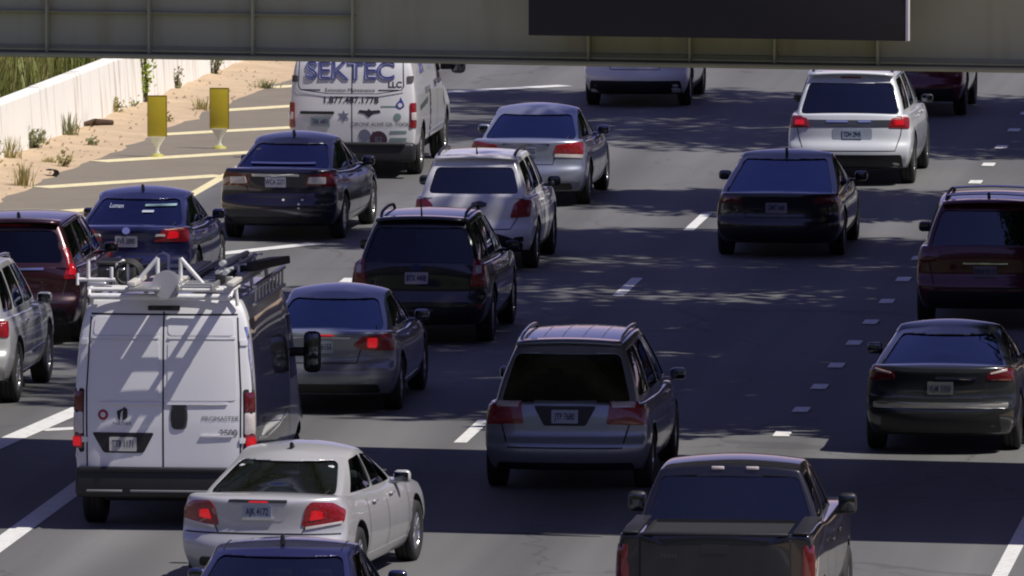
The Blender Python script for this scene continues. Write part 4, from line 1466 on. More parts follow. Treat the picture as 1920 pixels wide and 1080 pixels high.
# --- dark red car beyond it
P_ = paint('wine', (.10, .006, .016))
v = car('suv', (-12.5, 198.8), 0, 'dark red vehicle beyond the white SUV, half hidden by the bridge', 'car', P_,
        suv(L=4.7, W=1.9, H=1.72, wr=.36, Wb=.85, Wt=.65))
lamp(v, [(.62, .92), (.93, .90), (.95, 1.06), (.66, 1.05)], M_REDD); v.plate(0, .8, 'LCN 1983', m=MATS['plate_frame'])
valance(v, .78, .30, .5); doors(v, (1.4, 2.45, 3.6), .36, 1.05); handles(v, (1.75, 2.75), .95, M_CHROME); rails(v, .57, .8, 2.7, M_TRIM)

# --- white sedan, only its tail below the bridge
P_ = paint('white_b', (.74, .74, .76), .0, .35)
v = car('sedan', (-17.36, 200.9), 0, 'white sedan with dark rear valance, cut off by the bridge', 'car', P_,
        sedan(L=4.75, W=1.84, H=1.45, zb=.2, rc=.22, gr=G_MID))
lamp(v, [(.50, .78), (.88, .80), (.89, .98), (.55, .98)], M_RED, rc=.22)
v.plate(-.05, .86, 'EKP 3371', m=MATS['plate_blue']); trunk_lines(v, .46, .80, .6, .66, 1.06)
valance(v, .80, .24, .47, M_TRIM); doors(v, (1.42, 2.38, 3.42), .32, .92); handles(v, (1.75, 2.65), .86, P_); rocker(v, 1.35, 3.5)

# --- silver blue sedan
P_ = paint('silver_blue', (.29, .32, .41), .55, .32)
v = car('sedan', (-17.02, 177.7), 0, 'silver blue sedan with broad blue rear window, beside the lettered van', 'car', P_,
        sedan(L=4.9, W=1.85, H=1.47, rc=.22, Wt=.61, yA=.55, yB=1.72, gr=glass('glass_sky', (.05, .06, .08), 3.0, (.5, .66, 1)), gs=G_MID, rw=(.94, .08, .95), rwb=1.02))
lp = lamp(v, [(.42, .82), (.87, .80), (.89, .98), (.80, 1.0), (.46, .96)], M_RED, rc=.22)
lamp(v, [(.44, .775), (.86, .75), (.87, .805), (.45, .825)], M_CLEAR, off=.012, rc=.22, name='reverse_lens', dome=.002, r=.012)
v.plate(0, .86, 'SWD 7752', m=MATS['plate_blue']); v.patch('tailgate_garnish', rect(-.36, .36, .95, .985), M_CHROME, 0., .012, .02, .012, rings=2)
trunk_lines(v, .44, .78, .6, .66, 1.06); valance(v, .7, .27, .38)
doors(v, (1.42, 2.38, 3.42), .32, .92); handles(v, (1.75, 2.65), .86, M_CHROME); rocker(v, 1.35, 3.5, P_)

# --- small white SUV
P_ = paint('white_c', (.74, .74, .76), .0, .38)
v = car('suv', (-16.62, 165.5), 0, 'small white SUV with dark red tail lamps and black left mirror', 'SUV', P_,
        suv(L=4.25, W=1.775, H=1.65, wr=.345, yA=.15, yB=.44, yC=2.45, yD=3.25, Wb=.80, Wt=.61, rw=(.88, .12, .79), mm=M_TRIM, ax=(.82, 3.38), zt=[(0, 1.08), (.1, 1.09), (.5, 1.04), (.70, 1.06), (.78, 1.04), (.93, .95), (1, .78)], g0=[(0, 1.03), (1, 1.01)]))
lp = lamp(v, [(.55, .76), (.83, .77), (.87, 1.0), (.72, 1.02), (.62, .95)], M_RED, R(30), rc=.17)
v.patch('tailgate_emblem', [(-.02, .93), (.1, .9), (.2, .93), (.2, .97), (.1, 1.0), (-.02, .97)], mat('emblem_dark', (.06, .06, .08), .3, .4), 0., .010, .02, .02, rings=2)
v.plate(0, .72, 'HFZ 9014', m=MATS['plate_grey'])
v.seam([(-.70, 1.04), (-.66, .8), (-.54, .60), (.54, .60), (.66, .8), (.70, 1.04)], .014)
v.patch('bumper_valance', [(-.68, .26), (.68, .26), (.72, .40), (.50, .50), (.28, .56), (-.28, .56), (-.50, .50), (-.72, .40)], M_TRIM, 0., .008, .02, .04, rings=4)
for s_ in (-1, 1): v.patch('fog_recess', [(s_ * a, b) for a, b in ((.54, .42), (.72, .43), (.72, .50), (.60, .49))], M_SEAM, 0., .014, .02, .02, rings=2)
spoiler(v, P_, .36, 1.62, .58, .24); rails(v, .545, .6, 2.4, M_TRIM); rod(v, 0, .75, M_TRIM, .16, .12)
doors(v, (1.2, 2.15, 3.2), .36, 1.0); handles(v, (1.5, 2.4), .93, P_); rocker(v, 1.2, 3.0)

# --- black SUV
P_ = paint('black_navy', (.008, .009, .014), .35, .3)
v = car('suv', (-16.10, 153.1), 0, 'black SUV with tall red tail lamps and a pale number plate high on its tailgate', 'SUV', P_,
        suv(L=4.7, W=1.88, H=1.70, wr=.36, Wb=.85, Wt=.63, yA=.16, yB=.5, gr=glass('glass_smoke', (.13, .135, .135), 1.6), gs=G_MID, rw=(.93, .05, .86), mm=M_TRIM, zt=[(0, 1.10), (.1, 1.11), (.5, 1.06), (.70, 1.08), (.78, 1.06), (.93, .97), (1, .80)], g0=[(0, 1.04), (1, 1.02)]))
lp = lamp(v, [(.70, .78), (.88, .78), (.92, 1.12), (.78, 1.14)], M_RED, R(26), rc=.17)
lamp(v, [(.78, .95), (.85, .95), (.86, 1.05), (.79, 1.05)], M_CLEAR, R(26), off=.026, rc=.17, name='reverse_lens', dome=.002, r=.015)
v.plate(-.02, .895, 'BTX 4408', m=mat('plate_pale', (.36, .36, .44), .4)); emblem(v, -.02, 1.03, .06, mat('emblem_blue', (.03, .04, .12), .2, .5))
v.seam([(-.72, 1.05), (-.70, .80), (-.66, .58), (.66, .58), (.70, .80), (.72, 1.05)], .014)
v.patch('step_pad', rect(-.22, .2, .46, .49), mat('pad_grey', (.06, .06, .065), .5), 0., .012, .02, .01, rings=2)
valance(v, .76, .28, .44)
for s_ in (-1, 1): v.patch('reflector', [(s_ * .78, .50), (s_ * .84, .50), (s_ * .84, .54), (s_ * .78, .54)], M_RED, 0., .012, .02, .008, rings=2)
spoiler(v, P_, .42, 1.67, .60, .22); rails(v, .56, .7, 2.6, M_TRIM, .07); rod(v, -.02, .8, M_TRIM, .26, .14)
doors(v, (1.4, 2.45, 3.5), .36, 1.0); handles(v, (1.75, 2.7), .93, M_CHROME); rocker(v, 1.4, 3.4)

# --- silver sedan beside the tall van
P_ = paint('silver_grey', (.22, .24, .29), .5, .33)
v = car('sedan', (-16.24, 143.2), 0, 'silver sedan with one lit tail lamp, half hidden by the tall van', 'car', P_,
        sedan(L=4.65, W=1.83, H=1.47, rc=.24, Wt=.59, gr=glass('glass_sky', (.05, .06, .08), 3.0, (.5, .66, 1)), gs=G_MID, rw=(.93, .08, .95), rwb=1.02))
lp = lamp(v, [(.38, .86), (.50, .80), (.88, .78), (.89, .95), (.80, 1.0), (.50, .97)], M_RED, rc=.24)
lamp(v, [(.56, .83), (.68, .83), (.68, .95), (.56, .95)], M_LIT, off=.024, rc=.24, name='lit_lens', dome=.004, r=.025)
v.patch('brake_light', rect(-.20, .14, .975, .99), M_LIT, 0., .014, .02, .006, rings=2)
v.patch('tailgate_garnish', rect(-.5, .34, .945, .96), M_CHROME, 0., .010, .02, .008, rings=2)
v.plate(-.02, .84, 'NPY 6153', m=MATS['plate_blue2']); trunk_lines(v, .46, .78, .6, .64, 1.05); valance(v, .7, .27, .38)
doors(v, (1.42, 2.38, 3.42), .32, .92); handles(v, (1.75, 2.65), .86, M_CHROME); rocker(v, 1.35, 3.5, P_)

# --- aubergine sedan in the exit lane
P_ = paint('aubergine', (.010, .009, .022), .4, .28)
v = car('sedan', (-20.02, 170.6), -R(2.4), 'dark purple black sedan with a chrome boot bar, behind the lettered white van', 'car', P_,
        sedan(L=4.7, W=1.80, H=1.50, rc=.24, Wb=.79, Wt=.575, yA=.42, yB=1.6, gr=glass('glass_dusk', (.16, .17, .20), 2.4, (.55, .62, 1)), gs=glass('glass_olive', (.10, .11, .10), 1.5), rw=(.93, .08, .94), rwb=1.02,
              zt=[(0, 1.03), (.03, 1.085), (.09, 1.10), (.18, 1.03), (.5, .96), (.72, .99), (.80, .95), (.93, .82), (1, .66)]))
lp = lamp(v, [(.42, .83), (.86, .81), (.89, .96), (.80, 1.02), (.46, .98)], M_REDD, rc=.24)
lamp(v, [(.46, .86), (.72, .85), (.72, .95), (.48, .96)], M_CLEAR, off=.022, rc=.24, name='reverse_lens', dome=.003, r=.02)
v.patch('chrome_bar', rect(-.37, .33, .965, 1.0), M_CHROME, 0., .014, .02, .012, rings=2); emblem(v, -.02, .985, .045, M_BLKGLOSS)
v.plate(-.02, .88, 'WCA 2271', m=MATS['plate_pale'])
v.patch('boot_lip', [(-.50, 1.095), (.46, 1.095), (.46, 1.115), (-.50, 1.115)], M_CHROME, 0., .012, .02, .006, rings=2)
trunk_lines(v, .45, .8, .6, .66, 1.08); valance(v, .70, .27, .36)
for x, z in ((.10, .62), (.38, .62), (.33, .56), (.33, .50)): emblem(v, x, z, .020, M_CLEAR, 'reflector_stud')
fin(v, 1.75, M_TRIM); doors(v, (1.42, 2.38, 3.42), .32, .94); handles(v, (1.75, 2.65), .88, P_); rocker(v, 1.35, 3.5, P_)
for s_ in (-1, 1): tube('window_trim', [(s_ * (v.fg(1, t, .93).x + .012), v.fg(1, t, .93).y, v.fg(1, t, .93).z) for t in (.05, .12, .3, .5, .7, .85)], .010, M_CHROME, v.root, 6)

# --- blue sedan left
P_ = paint('royal_blue', (.014, .017, .075), .4, .28)
v = car('sedan', (-20.82, 159.8), 0, 'blue sedan with a bright tail lamp and stickers in its rear window', 'car', P_,
        sedan(L=4.66, W=1.78, H=1.46, rc=.22, Wb=.78, Wt=.60, yA=.50, yB=1.62, gr=glass('glass_dusk', (.16, .17, .20)), gs=G_DARK, rw=(.93, .09, .95), rwb=1.02))
lp = lamp(v, [(.36, .83), (.84, .82), (.86, .98), (.78, 1.02), (.50, 1.0)], M_RED, rc=.22)
lamp(v, [(.54, .87), (.70, .88), (.70, .97), (.58, .98)], M_LIT, off=.022, rc=.22, name='lit_lens', dome=.004, r=.025)
lamp(v, [(.38, .90), (.52, .90), (.52, .935), (.40, .935)], M_CLEAR, off=.022, rc=.22, name='reverse_lens', dome=.002, r=.01)
v.plate(-.02, .83, 'FVR 5890', m=MATS['plate_pale']); emblem(v, -.02, .98, .055)
trunk_lines(v, .42, .8, .58, .66, 1.05); valance(v, .68, .27, .38)
# stickers on the glass
M_STK = mat('sticker_pale', (.40, .44, .52), .5)
v.patch('window_sticker', rect(.10, .52, 1.235, 1.26), mat('sticker_teal', (.28, .42, .44), .5), 0., .004, .002, .01, rings=2)
v.patch('window_sticker', rect(.08, .24, 1.165, 1.19), M_STK, 0., .004, .002, .006, rings=2)
v.text('Lumen', -.30, 1.235, .075, M_STK, off=.004, name='window_lettering')
fin(v, 1.78, M_TRIM); doors(v, (1.42, 2.38, 3.42), .32, .92); handles(v, (1.75, 2.65), .86, P_); rocker(v, 1.35, 3.5, P_)
for s_ in (-1, 1): tube('window_trim', [(s_ * (v.fg(1, t, .93).x + .012), v.fg(1, t, .93).y, v.fg(1, t, .93).z) for t in (.05, .12, .3, .5, .7, .85)], .010, M_CHROME, v.root, 6)

# --- dark red SUV at the left edge
P_ = paint('oxblood', (.030, .006, .011), .4, .28)
v = car('suv', (-21.43, 152.6), 0, 'dark red SUV with tall lit tail lamp at the left edge, behind the blue sedan', 'SUV', P_,
        suv(L=4.6, W=1.83, H=1.67, yA=.15, yB=.48, Wb=.83, Wt=.61, rw=(.86, .12, .84), gr=glass('glass_smoke', (.13, .135, .135))))
lp = lamp(v, [(.70, .88), (.87, .88), (.89, 1.10), (.80, 1.30), (.74, 1.30), (.76, 1.08)], M_RED, R(26), rc=.17)
lamp(v, [(.77, .93), (.85, .93), (.86, 1.07), (.79, 1.07)], M_LIT, R(26), off=.024, rc=.17, name='lit_lens', dome=.003, r=.02)
v.plate(0, .84, 'ZQM 7306', m=MATS['plate_frame']); v.patch('tailgate_garnish', rect(-.42, .42, 1.0, 1.03), M_CHROME, 0., .012, .02, .012, rings=2)
v.seam([(-.74, 1.05), (-.70, .8), (-.64, .58), (.64, .58), (.70, .8), (.74, 1.05)], .014); valance(v, .74, .28, .50)
spoiler(v, P_, .38, 1.64, .58, .24); v.patch('brake_light', rect(-.2, .2, 1.55, 1.575), M_RED, 0., .012, .02, .006, rings=2)
fin(v, .85, M_TRIM); doors(v, (1.4, 2.4, 3.5), .36, 1.0); handles(v, (1.75, 2.65), .93, M_CHROME); rocker(v, 1.4, 3.4)
for s_ in (-1, 1): tube('window_trim', [(s_ * (v.fg(1, t, .93).x + .012), v.fg(1, t, .93).y, v.fg(1, t, .93).z) for t in (.05, .12, .3, .5, .7, .85)], .010, M_CHROME, v.root, 6)

# --- silver SUV cut by the left edge
P_ = paint('silver_white', (.50, .51, .52), .35, .3)
v = car('suv', (-21.13, 143.7), 0, 'silver SUV with bright wheels, cut by the left edge beside the tall van', 'SUV', P_,
        suv(L=4.75, W=1.88, H=1.76, wr=.38, zb=.27, yA=.16, yB=.5, Wb=.85, Wt=.64, ax=(.98, 3.78), zt=[(0, 1.12), (.1, 1.13), (.5, 1.08), (.70, 1.10), (.78, 1.08), (.93, 1.0), (1, .82)], g0=[(0, 1.07), (1, 1.05)]))
lamp(v, [(.66, .88), (.90, .86), (.92, 1.06), (.72, 1.08)], M_RED, R(28)); v.plate(0, .84, 'DPL 1462'); valance(v, .78, .28, .46)
v.seam([(-.74, 1.05), (-.70, .8), (-.64, .58), (.64, .58), (.70, .8), (.74, 1.05)], .014)
doors(v, (1.4, 2.45, 3.5), .36, 1.05); handles(v, (1.75, 2.7), .96, M_CHROME); rocker(v, 1.45, 3.3, M_CHROME); rails(v, .58, .7, 2.7, M_CHROME)

# ------------------------------------------------------------------ vans: one tall shell
def van(name, xy, rz, label, pm, sp):
    v = Ride(name, xy, rz, label, 'van')
    L, W, H, zb = sp['L'], sp['W'] / 2, sp['H'], sp['zb']
    def fl(u, t, h):
        a = pl(sp['yr'], h) + sp['rc'] * abs(u) ** 6
        b = L - pl(sp['yf'], h) - .3 * abs(u) ** 3
        y = a + (b - a) * t
        z1 = pl(sp['zt'], y / L) - sp['crown'] * u * u
        z = zb + (z1 - zb) * h
        x = u * W * pl(sp['ws'], h) * pl(sp['we'], y / L)
        return Vector((x, y, z))
    us = [-1, -.95, -.75, -.4, -.1, .1, .4, .75, .95, 1]
    ts = [0, .01, .035, .1, .2, .3, .4, .5, .6, .68, .74, .80, .86, .92, .97, 1]
    hs = [0, .03, .12, .22, .30, .40, .5, .6, .7, .8, .88, .94, .98, 1]
    lo = subsurf_obj('body', *grid_box(us, ts, hs, fl), [pm, M_DARK])
    raw = eval_mesh(lo)
    v.bvh = bvh_of(raw)
    bm = bmesh.new()
    wr = sp['wr']
    for y in sp['ax']:
        prism(bm, [(y + math.cos(a) * (wr + .07), wr + .03 + math.sin(a) * (wr + .07)) for a in [2 * math.pi * k / 28 for k in range(28)]], R(90), -W - .3, W + .3)
    bmesh.ops.recalc_face_normals(bm, faces=bm.faces)
    me = boolean(lo, bm_obj('cut', bm, [M_DARK, M_DARK]))
    kill(lo)
    obj('body', me, v.root)
    v.wheels(sp['ax'], W - .15, wr, .24)
    v.W, v.L, v.H, v.fl = W, L, H, fl
    # cab glass
    for sg, ph in ((1, R(90)), (-1, R(-90))):
        v.patch('cab_window', [(sg * a, b) for a, b in sp['cab']], M_BLKGLOSS, ph, .006, .02, .06, rings=4)
    w0, w1, za, zb2 = sp['ws_glass']
    v.patch('windscreen', [(-w0, za), (w0, za), (w1, zb2), (-w1, zb2)], M_BLKGLOSS, math.pi, .006, .02, .06, rings=5)
    return v

# --- tall white utility van with loaded roof rack
P_ = paint('van_white', (.70, .70, .72), .0, .42, .35)
v = van('utility_van', (-16.42, 129.10), 0, 'tall white utility van with a loaded roof rack and dark right flank', P_,
        dict(L=5.4, W=2.05, H=2.53, zb=.62, rc=.09, crown=.05, wr=.35, ax=(.95, 4.45),
             zt=[(0, 2.45), (.03, 2.52), (.3, 2.54), (.66, 2.52), (.74, 2.42), (.86, 1.42), (.93, 1.22), (1, 1.0)],
             yr=[(0, .02), (.3, .0), (.55, .02), (.8, .06), (.95, .12), (1, .16)], yf=[(0, .05), (.3, 0), (.6, .08), (1, .2)],
             ws=[(0, .965), (.06, .99), (.3, 1), (.55, .985), (.8, .94), (.93, .89), (1, .82)], we=[(0, .965), (.03, .99), (.1, 1), (.8, 1), (.93, .97), (1, .90)],
             cab=[(3.55, 1.35), (4.35, 1.35), (4.2, 1.75), (3.95, 2.05), (3.55, 2.05)], ws_glass=(.82, .72, 1.45, 2.2)))
# lower bumper, dark, with a pale step line
bm = bmesh.new()
bbox(bm, (0, .16, .52), (1.98, .34, .33), .05)
bbox(bm, (0, .05, .66), (1.90, .16, .06), .02)
bb = bm_obj('rear_bumper', bm, M_TRIM, v.root, smooth=True, angle=R(50))
box('bumper_step', (.18, -.02, .43), (1.1, .03, .025), mat('step_grey', (.16, .16, .17), .5), bb, .006)
box('bumper_step', (-.66, -.02, .43), (.40, .03, .025), MATS['step_grey'], bb, .006)
box('chassis', (0, 2.7, .40), (1.5, 4.4, .25), M_DARK, v.root, .04)
# doors
v.seam([(0, .69), (0, 2.36)], .018)
for s_ in (-1, 1): v.seam([(s_ * .86, .69), (s_ * .865, 1.5), (s_ * .82, 2.30)], .018)
v.seam([(-.82, 2.33), (.82, 2.33)], .02)
for s_ in (-1, 1):
    v.patch('door_panel', [(s_ * a, b) for a, b in ((.05, 1.41), (.82, 1.41), (.80, 2.05), (.05, 2.05))], P_, 0., .007, .02, .05, rings=4)
    v.patch('door_panel', [(s_ * a, b) for a, b in ((.05, 2.11), (.79, 2.11), (.77, 2.30), (.05, 2.30))], P_, 0., .007, .02, .05, rings=4)
    v.patch('door_rib', [(s_ * a, b) for a, b in ((.03, 1.365), (.72, 1.365), (.72, 1.385), (.03, 1.385))], P_, 0., .016, .02, .008, rings=2)
    v.patch('door_rib', [(s_ * a, b) for a, b in ((.05, 2.07), (.80, 2.07), (.80, 2.095), (.05, 2.095))], P_, 0., .014, .02, .008, rings=2)
    for z in (.95, 2.0): v.patch('hinge', [(s_ * a, b) for a, b in ((.85, z), (.93, z), (.93, z + .06), (.85, z + .06))], P_, 0., .016, .02, .012, rings=2)
v.patch('door_rib', rect(.42, .78, 1.02, 1.04), P_, 0., .016, .02, .008, rings=2)
v.patch('door_handle', [(.12, 1.12), (.24, 1.12), (.26, 1.24), (.24, 1.36), (.12, 1.36), (.10, 1.24)], M_TRIM, 0., .016, .02, .05, rings=3)
v.patch('handle_cup', [(.10, 1.10), (.26, 1.10), (.28, 1.24), (.26, 1.385), (.10, 1.385), (.08, 1.24)], mat('cup_grey', (.05, .05, .055), .6), 0., .009, .02, .05, rings=3)
v.patch('plate_recess', [(-.67, .84), (-.22, .84), (-.10, 1.06), (-.80, 1.06)], M_TRIM, 0., .006, .02, .03)
v.plate(-.45, .935, 'TT8 1171', m=mat('plate_cream', (.44, .44, .42), .4), off=.012)
n = 14
ring = lambda cx, cz, r: [(cx + r * math.cos(6.283 * k / n), cz + r * math.sin(6.283 * k / n)) for k in range(n)]
st = v.patch('round_sticker', ring(-.675, 1.25, .058), mat('sticker_red', (.30, .015, .03), .4), 0., .006, .01, .01, rings=2)
v.patch('sticker_centre', ring(-.675, 1.25, .030), mat('sticker_white', (.6, .6, .6), .4), 0., .009, .01, .005, rings=2)
M_BADGE = mat('badge_black', (.02, .02, .022), .35, .3)
v.patch('badge', [(-.51, 1.22), (-.48, 1.18), (-.475, 1.30), (-.43, 1.33), (-.52, 1.29)], M_BADGE, 0., .006, .01, .006, rings=2)
v.patch('badge', [(-.455, 1.19), (-.40, 1.22), (-.40, 1.31), (-.44, 1.34), (-.455, 1.27)], M_BADGE, 0., .006, .01, .006, rings=2)
v.text('PARTNER', -.46, 1.155, .05, mat('badge_grey', (.16, .16, .17), .4), off=.006, name='badge_lettering')
v.text('PROMASTER', .64, 1.215, .075, MATS['badge_grey'], off=.006, name='badge_lettering')
v.text('2500', .73, 1.06, .10, MATS['badge_grey'], off=.006, name='badge_lettering', bold=.002)
v.text('06', -.93, .80, .12, mat('number_white', (.7, .7, .7), .5), off=.012, name='fleet_number')
# tail lamps in the corner posts: red over clear over lit
for z0, z1, m_, nm in ((1.28, 1.50, M_REDD, 'tail_lamp'), (1.04, 1.28, M_CLEAR, 'tail_lamp_clear'), (.88, 1.04, M_RED, 'tail_lamp_low')):
    lamp(v, [(.875, z0 + .003), (1.0, z0 + .003), (.995, z1 - .003), (.875, z1 - .003)], m_, R(24), off=.014, rc=.10, dome=.006, r=.02, name=nm)
lamp(v, [(.895, .91), (.985, .91), (.985, 1.01), (.895, 1.01)], M_LIT, R(24), off=.030, rc=.10, dome=.003, r=.02, name='lit_lens')
lamp(v, [(.865, .84), (1.005, .84), (1.0, 1.53), (.865, 1.53)], M_SEAM, R(24), off=.006, rc=.10, dome=0., r=.03, name='lamp_surround')
v.patch('brake_light', rect(-.18, .18, 2.37, 2.42), M_BLKGLOSS, 0., .016, .03, .015, rings=2)
# dark wrapped right flank and its chrome strip
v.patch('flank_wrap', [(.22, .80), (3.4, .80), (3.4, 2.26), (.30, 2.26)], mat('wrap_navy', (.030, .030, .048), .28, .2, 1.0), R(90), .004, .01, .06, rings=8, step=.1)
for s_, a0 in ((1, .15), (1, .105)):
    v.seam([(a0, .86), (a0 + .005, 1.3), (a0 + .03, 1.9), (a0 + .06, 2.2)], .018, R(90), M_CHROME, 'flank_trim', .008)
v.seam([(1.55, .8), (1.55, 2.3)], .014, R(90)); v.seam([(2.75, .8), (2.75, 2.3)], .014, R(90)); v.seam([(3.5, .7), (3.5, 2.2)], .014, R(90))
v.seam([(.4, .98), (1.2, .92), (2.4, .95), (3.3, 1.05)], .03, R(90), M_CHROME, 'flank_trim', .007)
# tall door mirrors on arms
for sg in (-1, 1):
    bm = bmesh.new()
    bbox(bm, (sg * 1.20, 4.15, 1.60), (.20, .14, .46), .06)
    bbox(bm, (sg * 1.06, 4.18, 1.60), (.22, .08, .10), .02)
    o = bm_obj('door_mirror', bm, M_TRIM, v.root, smooth=True, angle=R(60))
    box('mirror_glass', (sg * 1.20, 4.076, 1.62), (.15, .008, .38), M_MGLASS, o, .003)

# the rack and its load, each load a thing of its own
M_RACK = mat('rack_white', (.66, .66, .66), .45, var=.25, vscale=14)
M_ALU = mat('ladder_alloy', (.50, .50, .50), .35, .7)
v.root.scale = (1, 1, 1.035)
vx, vy = -16.42, 129.10
rk = empty('roof_rack', (vx, vy, 2.61))
tag(rk, 'white tubular roof rack with two upright triangular stops on the tall van', 'roof rack')
for s_ in (-1, 1):
    tube('side_rail', [(s_ * .80, -.18, .10), (s_ * .80, 3.3, .12)], .024, M_RACK, rk)
    tube('triangle_stop', [(s_ * .13 + .06, .10, .10), (s_ * .13 + .06, .10, .43)], .024, M_RACK, rk)
    tube('triangle_stop', [(s_ * .13 + .06, .10, .43), (s_ * .42 + .06, .10, .10)], .024, M_RACK, rk)
    for y in (.15, 1.6, 3.0):
        tube('rack_foot', [(s_ * .80, y, .10), (s_ * .82, y, -.10)], .022, M_RACK, rk)
for y in (-.16, .10, 1.2, 2.3, 3.2):
    tube('cross_bar', [(-.82, y, .10), (.82, y, .10)], .024, M_RACK, rk)
tube('roller_bar', [(-.78, -.26, .03), (.78, -.26, .03)], .035, M_RACK, rk, 12)
for s_ in (-1, 1): tube('roller_arm', [(s_ * .80, -.16, .10), (s_ * .79, -.26, .03)], .02, M_RACK, rk)
tube('hoop', [(-.55, .25, .10), (-.55, .25, .36), (-.48, .25, .39), (-.42, .25, .36), (-.42, .25, .10)], .018, M_RACK, rk)
tube('hoop', [(-.24, 1.4, .10), (-.24, 1.4, .36), (-.17, 1.4, .39), (-.11, 1.4, .36), (-.11, 1.4, .10)], .018, M_RACK, rk)
for x, y, z in ((.66, .35, .10), (.74, .9, .10), (.62, 1.5, .10), (-.68, .9, .10), (-.78, 1.7, .10), (.78, 2.1, .12)):
    tube('rack_clamp', [(x, y, z), (x, y, z + .20), (x + .09, y, z + .21)], .018, M_RACK, rk, 6)
    box('clamp_block', (x + .03, y - .02, z + .08), (.12, .08, .07), M_ALU, rk, .012)
for x, y, l_ in ((.30, .5, 1.6), (.70, .3, 1.9), (-.50, 1.2, 1.2), (-.72, .4, 1.4)):
    tube('load_bar', [(x, y, .15), (x + .03, y + l_ * .5, .19), (x, y + l_, .16)], .026, M_TRIM, rk, 8)
for x, y in ((.62, .22), (.70, 1.2), (-.46, .62)):
    box('strap_ratchet', (x, y, .20), (.10, .16, .12), M_TRIM, rk, .02)
# ladder lying along the right side of the rack, overhanging the rear
ld = empty('ladder', (vx + .42, vy, 2.76))
tag(ld, 'aluminium ladder lying flat on the right side of the van roof rack', 'ladder')
for s_ in (-1, 1): box('stile', (s_ * .19, 1.35, 0), (.03, 3.7, .08), M_ALU, ld, .006)
for k in range(11): tube('rung', [(-.18, -.35 + .34 * k, 0), (.18, -.35 + .34 * k, 0)], .017, M_ALU, ld, 8)
l2 = empty('ladder', (vx + .97, vy, 2.50))
tag(l2, 'narrow step ladder strapped on edge against the right flank below the roof rack', 'ladder')
for z in (0, .20): box('stile', (0, 1.9, z), (.05, 2.8, .035), M_ALU, l2, .006)
for k in range(9): tube('rung', [(0, .6 + .32 * k, 0), (0, .6 + .32 * k, .2)], .014, M_ALU, l2, 8)
# round grey dish / reel at the rear of the rack
dz = empty('cable_reel', (vx + .08, vy - .34, 2.78))
tag(dz, 'round grey cable reel at the rear of the van roof rack', 'cable reel')
bm = bmesh.new(); btube(bm, [(0, -.03, 0), (0, -.018, 0)], .155, 24); btube(bm, [(0, .10, 0), (0, .112, 0)], .155, 24)
bmesh.ops.recalc_face_normals(bm, faces=bm.faces)
bm_obj('flange', bm, mat('reel_grey', (.36, .36, .38), .5), dz, smooth=True, angle=R(40))
tube('drum', [(0, -.017, 0), (0, .099, 0)], .10, mat('cable_black', (.02, .02, .02), .6), dz, 16)
# grey pipe bundle
for k, (x, z, ln) in enumerate(((.10, 0, 2.6), (.18, 0, 2.8), (.14, .10, 2.4))):
    o = tube('pipe', [(vx + .50 + x, vy + .15, 2.88 + z), (vx + .50 + x, vy + .15 + ln, 2.86 + z * .55)], .030, mat('pipe_grey', (.40, .42, .44), .4), None, 12)
    tag(o, ['left grey pipe of the bundle on the ladder', 'right grey pipe of the bundle on the ladder', 'upper grey pipe resting on the two pipes on the ladder'][k], 'pipe', 'pipes on the van roof')
# black plank-like panel sticking out ahead to the right
bm = bmesh.new()
bbox(bm, (0, 0, 0), (.26, 1.5, .09), .015)
o = bm_obj('black_crate', bm, mat('crate_black', (.02, .02, .02), .6), None, smooth=True, angle=R(50))
o.location = (vx + .88, vy + 1.9, 2.84); o.rotation_euler = (R(-1), R(-5), R(-9))
tag(o, 'long black case tied on the right front of the van roof rack', 'case')
# left side tools: clamp with jaws, small box, spool
cl = empty('pipe_vise', (vx - .74, vy + .05, 2.74))
tag(cl, 'pale pipe vise with jaws at the left rear of the van roof', 'vise')
tube('screw', [(-.22, 0, .06), (.20, 0, .06)], .022, M_RACK, cl); tube('jaw', [(-.10, 0, .06), (-.10, 0, .28), (-.02, 0, .30)], .022, M_RACK, cl)
tube('jaw', [(.16, 0, .06), (.16, 0, .2)], .02, M_RACK, cl); box('vise_base', (0, .02, -.01), (.22, .16, .10), M_ALU, cl, .02); tube('handle', [(-.22, -.02, .0), (-.22, .0, .13)], .018, M_RACK, cl)
tb = empty('tool_box', (vx - .58, vy + .75, 2.80)); tag(tb, 'dark tool box on the left of the van roof rack', 'tool box')
box('box', (0, 0, .04), (.42, .60, .18), mat('box_grey', (.045, .047, .05), .5, .3), tb, .02); box('lid', (0, 0, .15), (.44, .62, .035), MATS['box_grey'], tb, .012); tube('handle', [(-.1, -.3, .09), (-.1, -.34, .09), (.1, -.34, .09), (.1, -.3, .09)], .01, M_CHROME, tb)
sp2 = empty('conduit_coil', (vx - .42, vy + .20, 2.78)); tag(sp2, 'dark coil of conduit beside the vise on the van roof', 'coil')
for k in range(4): tube('coil_turn', [(math.cos(a) * (.13 + .012 * k), .03 * k, .08 + math.sin(a) * (.12 + .01 * k)) for a in [6.283 * q / 20 for q in range(21)]], .016, MATS['cable_black'], sp2, 6)
wk = empty('work_platform', (vx - .10, vy - .05, 2.74)); tag(wk, 'flat pale board lying across the rear of the van roof rack', 'board')
box('board', (-.05, -.16, .0), (.34, .62, .03), M_ALU, wk, .006)

